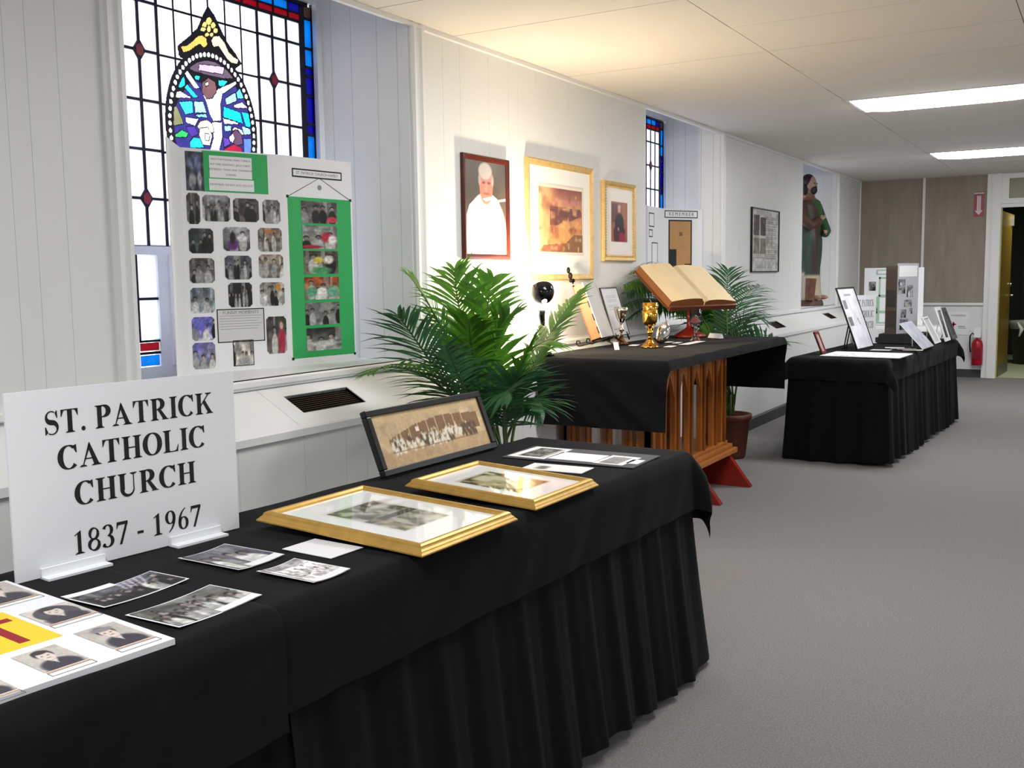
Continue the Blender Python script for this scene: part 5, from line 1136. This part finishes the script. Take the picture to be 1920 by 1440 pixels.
palm('large arching palm in a white pot between the altar table and radiator cover', PX, PY, (.16, .42), [
 (q(858, 640, .45), q(852, 505, .30), dict(n=34, ll=.24, wd=.011)),
 (q(840, 610, .42), q(770, 520, .25), dict(n=30, ll=.22)),
 (q(820, 690, .50), q(745, 590, .45), dict(n=28, ll=.22, m=leaf_b)),
 (q(800, 640, .45), q(690, 700, .50), dict(n=30, ll=.16, wd=.009)),
 (q(895, 600, .50), q(925, 520, .45), dict(n=32, ll=.20, wd=.013)),
 (q(900, 660, .6), q(955, 590, .65), dict(n=32, ll=.22, wd=.014)),
 (q(965, 690, .62), q(1090, 545, .70), dict(n=36, ll=.22, wd=.013)),
 (q(955, 640, .66), q(1030, 640, .80), dict(n=32, ll=.2, wd=.012)),
 (q(985, 700, .7), q(1020, 770, .85), dict(n=26, ll=.18, m=leaf_b)),
 (q(935, 700, .7), q(960, 740, .9), dict(n=30, ll=.2, m=leaf_b, wd=.013)),
 (q(880, 690, .55), q(880, 600, .62), dict(n=34, ll=.2, wd=.014)),
 (q(860, 700, .6), q(835, 650, .72), dict(n=28, ll=.2, m=leaf_b)),
 (q(920, 720, .75), q(990, 700, .85), dict(n=28, ll=.2, m=leaf_b, wd=.013))], mat('white_glazed_pot', '#d8d8d4', .3, var=.03, vscale=9))
QX, QY = .50, 6.98
palm('green palm in a reddish basket pot behind the open book pedestal', QX, QY, (.15, .32), [
 ((.16, 7.1, 1.55), (.07, 6.12, 1.20), dict(n=40, ll=.24, wd=.013, m=leaf_b, start=.36)), ((.10, 7.3, 1.65), (.055, 6.22, 1.33), dict(n=40, ll=.24, m=leaf_b, start=.36)), ((.12, 7.25, 1.42), (.07, 6.15, 1.03), dict(n=38, ll=.2, m=leaf_b, start=.36)),
 ((.06, 7.2, 1.35), (.075, 6.02, 1.12), dict(n=40, ll=.2, m=leaf_b, start=.36, wd=.013)), ((.05, 7.35, 1.5), (.06, 6.1, 1.26), dict(n=40, ll=.22, start=.36, wd=.013)), ((.2, 7.3, 1.25), (.06, 6.4, 1.08), dict(n=36, ll=.2, start=.36, wd=.013)),
 (q(1350, 560, .45), q(1425, 535, .45), dict(n=32, ll=.28, wd=.010, m=leaf_b)), (q(1360, 570, .45), q(1365, 505, .35), dict(n=30, ll=.26, wd=.01, m=leaf_b)), (q(1330, 600, .35), q(1340, 580, .3), dict(n=34, ll=.24, wd=.014)),
 (q(1390, 600, .6), q(1478, 645, .80), dict(n=28, ll=.28, wd=.010, m=leaf_b)), ((.34, 7.35, 1.2), (.2, 6.86, 1.12), dict(n=34, ll=.24, wd=.014)), (q(1380, 560, .5), q(1430, 600, .7), dict(n=26, ll=.22, m=leaf_b))], mat('red_basket', '#5c2a18', .6, var=.25, vscale=60))

# ---------------------------------------------------------------- painted statue in the third window bay
st = thing('saint_statue', 'tall painted statue of a bearded robed man standing in the far window bay', 'statue', (-.215, 11.90, .943), (0, 0, R(75)))
def statue_body():
    prof = [(0, .185, .15), (.03, .19, .155), (.12, .165, .135), (.3, .155, .125), (.5, .17, .135), (.7, .18, .14), (.85, .165, .13), (.98, .185, .13), (1.08, .205, .125), (1.14, .17, .11), (1.18, .075, .07), (1.23, .06, .06)]
    vs, fs, cl = [], [], []; n = 48; fine = []
    for k in range(len(prof)-1):
        for j in range(6):
            t = j/6.; fine.append(tuple(prof[k][i]*(1-t)+prof[k+1][i]*t for i in range(3)))
    fine.append(prof[-1]); rg = random.Random(4)
    for (z, rx, ry) in fine:
        for a in range(n):
            an = 2*math.pi*a/n; fold = 1+.06*math.sin(an*7+z*4)*sm((1.0-z)*2)+.03*math.sin(an*13-z*6)*sm((1.0-z)*2)
            vs.append((rx*fold*math.cos(an), ry*fold*math.sin(an), .07+z))
            dg = (math.degrees(an)) % 360; diag = z+.35*math.cos(an-.4)
            if z > 1.15: c = '#7d5a46'
            elif z < .3: c = '#b9ab92'
            elif z < .42+.15*math.cos(an-1): c = '#3f3a38' if dg > 200 else '#c4b89e'
            elif diag > 1.08: c = '#5a3a2a'
            elif diag > .86: c = '#2c5a34' if 150 < dg < 330 else '#c9b79a'
            elif diag > .7: c = '#4a3026'
            else: c = '#33463a' if dg % 90 < 55 else '#42322c'
            cl.append(lin(C3(c)))
    for k in range(len(fine)-1):
        for a in range(n): fs.append((k*n+a, k*n+(a+1) % n, (k+1)*n+(a+1) % n, (k+1)*n+a))
    me = bpy.data.meshes.new('robe'); me.from_pydata(vs, [], fs); at = me.color_attributes.new('Col', 'FLOAT_COLOR', 'POINT')
    for i, c in enumerate(cl): at.data[i].color = (*c, 1)
    return add('robe', me, print_mat('statue_paint', .45, .4), st, smooth=True)
statue_body()
skin_m = mat('painted_skin', '#a98a76', .45, var=.06, vscale=20); hair_m = mat('dark_brown_hair', '#241a1c', .5, var=.2, vscale=40)
hd_ = MB().ball((0, -.012, 1.405), .078, 20, 14, (.86, .95, 1.28)).tube([(0, 0, 1.27), (0, -.005, 1.36)], [.05, .046], 14).ball((0, -.088, 1.39), .016, 8, 6, (.7, 1, 1.5)).build('head', skin_m, st, smooth=True)
MB().ball((0, .014, 1.43), .088, 18, 12, (.92, .92, 1.08)).ball((-.062, .02, 1.35), .04, 10, 8, (.7, .9, 1.9)).ball((.062, .02, 1.35), .04, 10, 8, (.7, .9, 1.9)).ball((0, .05, 1.33), .05, 10, 8, (1.3, .8, 1.7)).build('hair', hair_m, st, smooth=True)
MB().ball((0, -.062, 1.335), .046, 14, 10, (1.05, .75, 1.1)).ball((0, -.088, 1.368), .016, 10, 6, (1.7, .6, .45)).build('beard', hair_m, st, smooth=True)
for s in (-1, 1): MB().ball((s*.027, -.083, 1.412), .0095, 8, 6, (1.3, .6, .7)).build('eye', mat('eye_dark', '#1a1412', .3, var=.05, vscale=9), hd_, smooth=True)
sl = mat('brown_sleeve', '#4e3526', .6, var=.2, vscale=20); gs = mat('green_sleeve', '#28502f', .6, var=.2, vscale=20)
MB().tube([(-.17, 0, 1.17), (-.215, -.04, 1.0), (-.17, -.13, .92), (-.06, -.175, .98)], [.062, .066, .06, .045], 14).build('sleeve', sl, st, smooth=True)
MB().tube([(.17, 0, 1.17), (.225, -.03, 1.0), (.19, -.11, .86), (.1, -.16, .84)], [.062, .07, .068, .05], 14).build('sleeve', gs, st, smooth=True)
def hand(c, d, up_):
    c, d, up_ = Vector(c), Vector(d).normalized(), Vector(up_).normalized(); sd2 = d.cross(up_); mb = MB().tube([tuple(c-d*.02), tuple(c+d*.02), tuple(c+d*.045)], [.018, .024, .02], 10)
    for k, l in enumerate((.034, .042, .04, .03)):
        o_ = c+d*.04+sd2*(k-1.5)*.0105; mb.tube([tuple(o_), tuple(o_+d*l*.55+up_*.004), tuple(o_+d*l*.85-up_*.01)], [.0062, .0056, .004], 6)
    mb.tube([tuple(c+sd2*-.018), tuple(c+sd2*-.032+d*.018), tuple(c+sd2*-.03+d*.038)], [.008, .007, .005], 6); return mb
hand((-.045, -.185, 1.0), (.8, -.3, .4), (0, -.9, .3)).build('hand', skin_m, st, smooth=True); hand((.085, -.175, .85), (-.9, -.3, .1), (0, -.9, .3)).build('hand', skin_m, st, smooth=True)
MB().lathe([(.2, 0), (.21, .01), (.2, .05), (.185, .07), (.01, .072)], 24, sy=.85).build('base', mat('brown_plinth', '#5a4438', .6, var=.2, vscale=20), st)
MB().ball((-.06, -.15, .1), .045, 10, 8, (.7, 1.5, .6)).ball((.07, -.16, .1), .045, 10, 8, (.7, 1.5, .6)).build('feet', skin_m, st, smooth=True)
MB().tube([(-.16, -.12, .07), (-.15, -.13, .32)], [.05, .06], 12).build('tree_stump', mat('bark_brown', '#6a4634', .7, var=.3, vscale=20), st)
# ---------------------------------------------------------------- things on the far table
ZF = Z3+.006
red_frame = mat('red_frame', '#6e1f1c', .4, var=.1, vscale=20)
def leaning(name, label, cat, px0, px1, hh, back, z, m_edge, pic=None, th=.006, fw_=0., frame_m=None, m_face=None):
    """upright sheet or frame whose bottom corners are seen at px0, px1; leans back by angle"""
    a, b = P(*px0, 2, z), P(*px1, 2, z); e = (b-a); L_ = e.length; e.normalize(); n = Vector((e.y, -e.x, 0)); ca, sa = math.cos(R(back)), math.sin(R(back)); u = Vector((0, 0, 1))*ca-n*sa; f = n*ca+Vector((0, 0, 1))*sa
    t = thing(name, label, cat); t.matrix_world = Matrix(((e.x, u.x, f.x, a.x), (e.y, u.y, f.y, a.y), (e.z, u.z, f.z, z+.001), (0, 0, 0, 1)))
    MB().box((0, 0, -th), (L_, hh, 0)).build('board', m_edge, t)
    if pic is not None: sheet('print', pic, L_-2*fw_, hh-2*fw_, t, (L_/2, hh/2, .001))
    if fw_:
        for q_ in (((0, 0, -th), (L_, fw_, .006)), ((0, hh-fw_, -th), (L_, hh, .006)), ((0, fw_, -th), (fw_, hh-fw_, .006)), ((L_-fw_, fw_, -th), (L_, hh-fw_, .006))): box('frame_rail', *q_, frame_m, t)
    return t, L_
c_ = [P(*k, 2, ZF) for k in ((1540, 666), (1587, 656), (1709, 664), (1676, 677))]
cc = sum(c_, Vector())/4+Vector((0, -.03, 0))
ps = thing('poster_sheet', 'white printed poster lying flat on the far black table', 'poster', (cc.x, cc.y, ZF), (0, 0, t3rot))
g = Pic(60, 40, '#e8e9ec'); rg = random.Random(3)
for k in range(16): x, y = rg.uniform(.05, .85), rg.uniform(.08, .85); g.rect(x, y, x+rg.uniform(.05, .14), y+.05, '#8a8a90', .8)
MB().box((-.27, -.21, 0), (.27, .21, .005)).build('board', foam_m, ps); sheet('print', g, .42, .54, ps, (0, 0, .0055), (0, 0, R(90)))
leaning('small_red_frame', 'small dark red picture frame leaning at the far table corner', 'picture frame', (1541, 664), (1549, 662), .17, 22, ZF, dark_m, Pic(8, 10, '#9c8f88'), fw_=.018, frame_m=red_frame)
g = Pic(40, 60, '#dcdee4'); g.rect(.3, .88, .7, .9, '#9a9ca4')
for k in range(14): g.rect(.12 if k > 8 else .4, .82-.05*k, .88-.05*(k % 3), .828-.05*k, '#b0b2ba', .7)
g.rect(.1, .66, .3, .8, '#7c7c84'); g.rect(.1, .38, .32, .52, '#74747c'); g.poly([(.6, .5), (.64, .5), (.72, .38), (.68, .38)], '#6c6c74'); g.noise(.06, 9, 4)
ea, L_ = leaning('framed_text_poster', 'tall black framed text poster with two small photos on wire easel', 'framed poster', (1607, 657), (1638, 650), .50, 20, ZF, dark_m, g, fw_=.009, frame_m=mat('black_metal_frame'))
MB().tube([(.03, .2, -.01), (.03, .045, -.1)], .005).tube([(.09, .2, -.01), (.09, .045, -.1)], .005).tube([(.0, .045, -.1), (.12, .045, -.1)], .005).build('wire_easel', iron_m, ea)
sgn2 = thing('church_sign', 'smaller white church sign with grey serif lettering on the far table', 'sign'); a, b = P(1625, 645, 2, ZF), P(1642, 642, 2, ZF)
a = Vector((1.05, 8.52, ZF)); th4 = R(62); e = Vector((math.cos(th4), math.sin(th4), 0)); n = Vector((e.y, -e.x, 0)); sgn2.matrix_world = Matrix(((e.x, 0, n.x, a.x), (e.y, 0, n.y, a.y), (0, 1, 0, ZF), (0, 0, 0, 1)))
MB().box((-.02, 0, -.006), (.24, .4, 0)).build('board', foam_m, sgn2); gi = mat('mid_grey_ink', '#7a7c82', .6, var=.02, vscale=9)
for k, s_ in enumerate(('ST. PATRICK', 'CATHOLIC', 'CHURCH', '1967 -')): serif_line(s_, .2 if k < 3 else .13, .055, gi, sgn2, .11, .335-.09*k, .0008, lambda x, y, z: (x, y, z), track=.05)
MB().box((.02, 0, -.02), (.1, .006, .03)).box((.14, 0, -.02), (.22, .006, .03)).build('clip_foot', foam_m, sgn2)
bxp = P(1640, 640, 2, ZF)
rz = thing('display_riser', 'low black cloth covered riser box under the far trifold board', 'riser', (1.39, 8.93, ZF), (0, 0, t3rot)); MB().hull8([(-.2, -.22, 0), (.14, -.22, 0), (.14, .26, 0), (-.2, .26, 0)], [(-.19, -.21, .075), (.13, -.21, .075), (.13, .25, .075), (-.19, .25, .075)]).build('box', mat('black_box', '#141416', .8, var=.1, vscale=9), rz)
zr = ZF+.077
tb3 = thing('trifold_board', 'brown backed folding board with grey photo wing standing on the black riser', 'display board', (1.36, 8.80, zr))
p0, p1, p2 = P(1662, 636, 2, zr), P(1680, 639, 2, zr), P(1712, 633, 2, zr)
p1 = Vector((1.325, 8.74, zr)); p0 = Vector((1.225, 8.79, zr)); p2 = Vector((1.45, 8.98, zr))
wA = Panel(tb3, p0, p1, zr, .56, mat('brown_board', '#4e4238', .7, var=.25, vscale=5)); 
wB = Panel(tb3, p1, p2, zr, .58, mat('grey_board', '#b4b6bc', .6, var=.03, vscale=6))
wB.plate((.02, .47, wB.L-.02, .56), paper_m, 'title_card')
for k, (x0, y0, x1, y1) in enumerate(((.01, .4, .1, .45), (.01, .33, .1, .4), (.12, .3, .2, .4), (.09, .22, .19, .28), (.05, .13, .12, .2), (.16, .16, .2, .21), (.04, .03, .15, .12))): wB.pic((x0, y0, x1, y1), people_photo(200+k, 12, 12, ('#5c5c64', '#8c8c94'), 3, light=.6), 'photo')
for k in range(3): wA.pic((.01, .05+.17*k, wA.L-.01, .19+.17*k), Pic(8, 12, ('#3c332a', '#33302a', '#4a3a34')[k]), 'photo')
# white trifold on a side table against the end wall
st_ = thing('side_table', 'small white draped side table in front of the tan panelled end wall', 'table', (.78, 12.42, 0)); wcl = mat('white_cloth', '#dcdcd8', .8, var=.03, vscale=8)
drape('tablecloth', st_, .45, .30, (.2, .2), .70, wcl, 55, wav=.006, flare=.1, nu=50, nv=40)
MB().box((-.44, -.29, .665), (.44, .29, .694)).build('table_top', mat('table_board'), st_)
for sx in (-1, 1):
    for sy in (-1, 1): MB().tube([(sx*.40, sy*.25, 0), (sx*.40, sy*.25, .67)], .018).build('leg', mat('table_board'), st_)
w4 = thing('trifold_board', 'white display board with pale green borders on the draped side table', 'display board', (.60, 12.42, .704))
yb_ = 12.42; xa = P(1619, 600, 1, yb_); xb_ = P(1730, 600, 1, yb_); zt = P(1675, 502, 1, yb_).z
m4 = Panel(w4, (xa.x, yb_), (xb_.x, yb_), .704, zt-.704, card_m); L4, H4 = m4.L, m4.H; pale_g = mat('pale_green_card', '#9fc0a6', .6, var=.02, vscale=8)
def B4(x0, y0, x1, y1): return (x0*L4, y0*H4, x1*L4, y1*H4)
m4.plate(B4(.2, .88, .52, .97), pale_g, 'green_card'); m4.plate(B4(.23, .9, .5, .95), paper_m, 'text_card', .002); m4.border(B4(.25, .5, .5, .84), pale_g, .02); m4.plate(B4(.2, .02, .52, .5), pale_g, 'green_card'); m4.plate(B4(.27, .25, .5, .48), paper_m, 'text_card', .002); m4.plate(B4(.27, .05, .5, .2), paper_m, 'text_card', .002)
for k, b4 in enumerate(((.08, .6, .2, .76), (.08, .36, .2, .5), (.15, .2, .24, .3))): m4.pic(B4(*b4), people_photo(210+k, 14, 12, ('#4c4c4c', '#8c8c8c'), 3, light=.5), 'photo')
for k in range(7): m4.pic(B4(.84, .08+.12*k, .9, .16+.12*k), people_photo(220+k, 8, 10, ('#3c3c3c', '#7c7c7c'), 2, light=.4), 'photo')
# leaning sheet, frames and easel on the far table
g = Pic(20, 30, '#a9adb8'); g.noise(.1, 6, 3)
def lean_at(name, label, cat, loc, ang, W_, H_, back, m_board, pic=None, fw_=0., fm_=None, th=.006):
    t = thing(name, label, cat); th_ = R(ang); e = Vector((math.cos(th_), math.sin(th_), 0)); n = Vector((e.y, -e.x, 0)); ca, sa = math.cos(R(back)), math.sin(R(back)); u = Vector((0, 0, 1))*ca-n*sa; f = n*ca+Vector((0, 0, 1))*sa
    t.matrix_world = Matrix(((e.x, u.x, f.x, loc[0]), (e.y, u.y, f.y, loc[1]), (e.z, u.z, f.z, loc[2]), (0, 0, 0, 1)))
    MB().box((0, 0, -th), (W_, H_, 0)).build('board', m_board, t)
    if pic is not None: sheet('print', pic, W_-2*fw_, H_-2*fw_, t, (W_/2, H_/2, .0015))
    if fw_:
        for q_ in (((0, 0, -th), (W_, fw_, .008)), ((0, H_-fw_, -th), (W_, H_, .008)), ((0, fw_, -th), (fw_, H_-fw_, .008)), ((W_-fw_, fw_, -th), (W_, H_-fw_, .008))): box('frame_rail', *q_, fm_, t)
    MB().tube([(W_/2, H_*.7, -th), (W_/2, .009+(th+H_*.3)*math.tan(R(back)), -th-H_*.3)], .004).build('prop', m_board, t)
    return t
lean_at('poster_sheet', 'grey poster card leaning back on the far table before the brown board', 'poster', (1.63, 8.12, ZF), 88, .42, .26, 42, card_m, g)
lean_at('picture_frame', 'slim white leaning frame next to the black easel on the far table', 'picture frame', (1.63, 8.75, ZF), 88, .22, .24, 28, card_m, Pic(10, 10, '#c8c8cc'), .012, card_m)
lean_at('picture_frame', 'white matted frame propped on the black tabletop easel', 'picture frame', (1.665, 9.05, ZF), 88, .22, .30, 18, card_m, people_photo(240, 14, 14, ('#5c5450', '#9c9894'), 2, light=.5), .03, paper_m)
lean_at('picture_frame', 'dark grey frame leaning at the back end of the far table', 'picture frame', (1.685, 9.31, ZF), 88, .24, .29, 22, dark_m, Pic(10, 10, '#4c4a48'), .04, mat('dark_grey_frame'))
for k in range(5):
    x, y = 1.36+.09*(k % 3)+.02*k, 7.92+.16*(k % 2)+.02*k
    tag(MB().box((-.05, -.07, 0), (.05, .07, .0012)).build('photograph', mat('printed_grey_%d' % (k % 3), ('#c8c8c8', '#6c6860', '#a8a49c')[k % 3], .5, var=.35, vscale=40), loc=(x, y, ZF+.0013*k), rot=(0, 0, R(88+4*k))), ('pale', 'dark', 'sepia', 'pale overlapped', 'dark overlapped')[k]+' small photograph lying behind the white poster on the far table', 'photograph', 'photographs scattered on the far table')
# notice with a red cross, fire extinguisher and its sign on the end wall
rcx = thing('first_aid_notice', 'white paper notice with red cross taped on the end wall', 'notice', (1.22, YE-.004, .67), (R(90), 0, 0)); MB().box((-.125, -.14, 0), (.125, .145, .002)).build('paper', paper_m, rcx)
redp = mat('red_print', '#b01c34', .6, var=.03, vscale=9); MB().box((-.085, -.02, .002), (-.025, .0, .003)).box((-.065, -.04, .002), (-.045, .02, .003)).build('red_cross', redp, rcx); text_mesh('WARNING', .035, mat('mid_grey_ink'), rcx, (.0, .1, .003), (0, 0, 0)); MB().box((.0, -.04, .002), (.08, -.03, .0026)).box((.0, -.06, .002), (.09, -.052, .0026)).build('text_line', mat('pale_grey_ink'), rcx)
fe = thing('fire_extinguisher', 'red fire extinguisher with black hose hung on the end wall by the door', 'fire extinguisher', (1.455, YE-.085, .16)); frm = mat('extinguisher_red', '#a00a26', .3, var=.05, vscale=9)
MB().lathe([(.02, 0), (.06, .004), (.066, .02), (.066, .26), (.055, .3), (.03, .325), (.02, .33)], 24).build('cylinder', frm, fe, smooth=True)
MB().lathe([(.022, .325), (.024, .34), (.024, .37), (.016, .38)], 16).build('valve', mat('chrome'), fe, smooth=True); MB().hull8([(-.012, -.06, .385), (.012, -.06, .385), (.012, .03, .375), (-.012, .03, .375)], [(-.012, -.06, .395), (.012, -.06, .395), (.012, .03, .4), (-.012, .03, .4)]).build('lever', dark_m, fe)
MB().tube([(-.02, 0, .36), (-.06, -.01, .4), (-.085, -.01, .36), (-.085, -.005, .25), (-.075, -.01, .16)], .009).build('hose', binm, fe, smooth=True); MB().box((-.035, -.068, .35), (.04, -.062, .47)).build('inspection_tag', paper_m, fe); MB().box((-.03, .06, .2), (.03, .082, .4)).build('wall_bracket', mat('chrome'), fe); MB().box((-.045, -.068, .08), (.045, -.0655, .22)).build('label_plate', mat('dark_red_label', '#7c0a1c', .4, var=.1, vscale=30), fe)
fs = thing('extinguisher_sign', 'red arrow sign with FIRE EXTINGUISHER lettering mounted above the extinguisher', 'sign', (1.41, YE-.014, 2.13), (R(90), 0, 0)); sred = mat('sign_red', '#96203a', .3, var=.03, vscale=9); swh = mat('sign_white', '#d9cfd0', .4, var=.02, vscale=9)
MB().box((-.055, -.14, 0), (.055, .14, .004)).build('plate', sred, fs); MB().prism([(-.022, .11), (.022, .11), (.022, -.07), (.045, -.07), (0, -.125), (-.045, -.07), (-.022, -.07)], lambda a, b, d: (a, b, d), .004, .0055).build('arrow', swh, fs)
text_mesh('FIRE EXTINGUISHER', .022, sred, fs, (0, .02, .006), (0, 0, R(-90))); MB().hull8([(-.055, .13, .0), (.055, .13, .0), (.055, .15, .0), (-.055, .15, .0)], [(-.055, .13, .05), (.055, .13, .05), (.055, .142, .05), (-.055, .142, .05)]).build('lit_bent_top', swh, fs)  # bent top is white: the light reflected off it is put into its colour
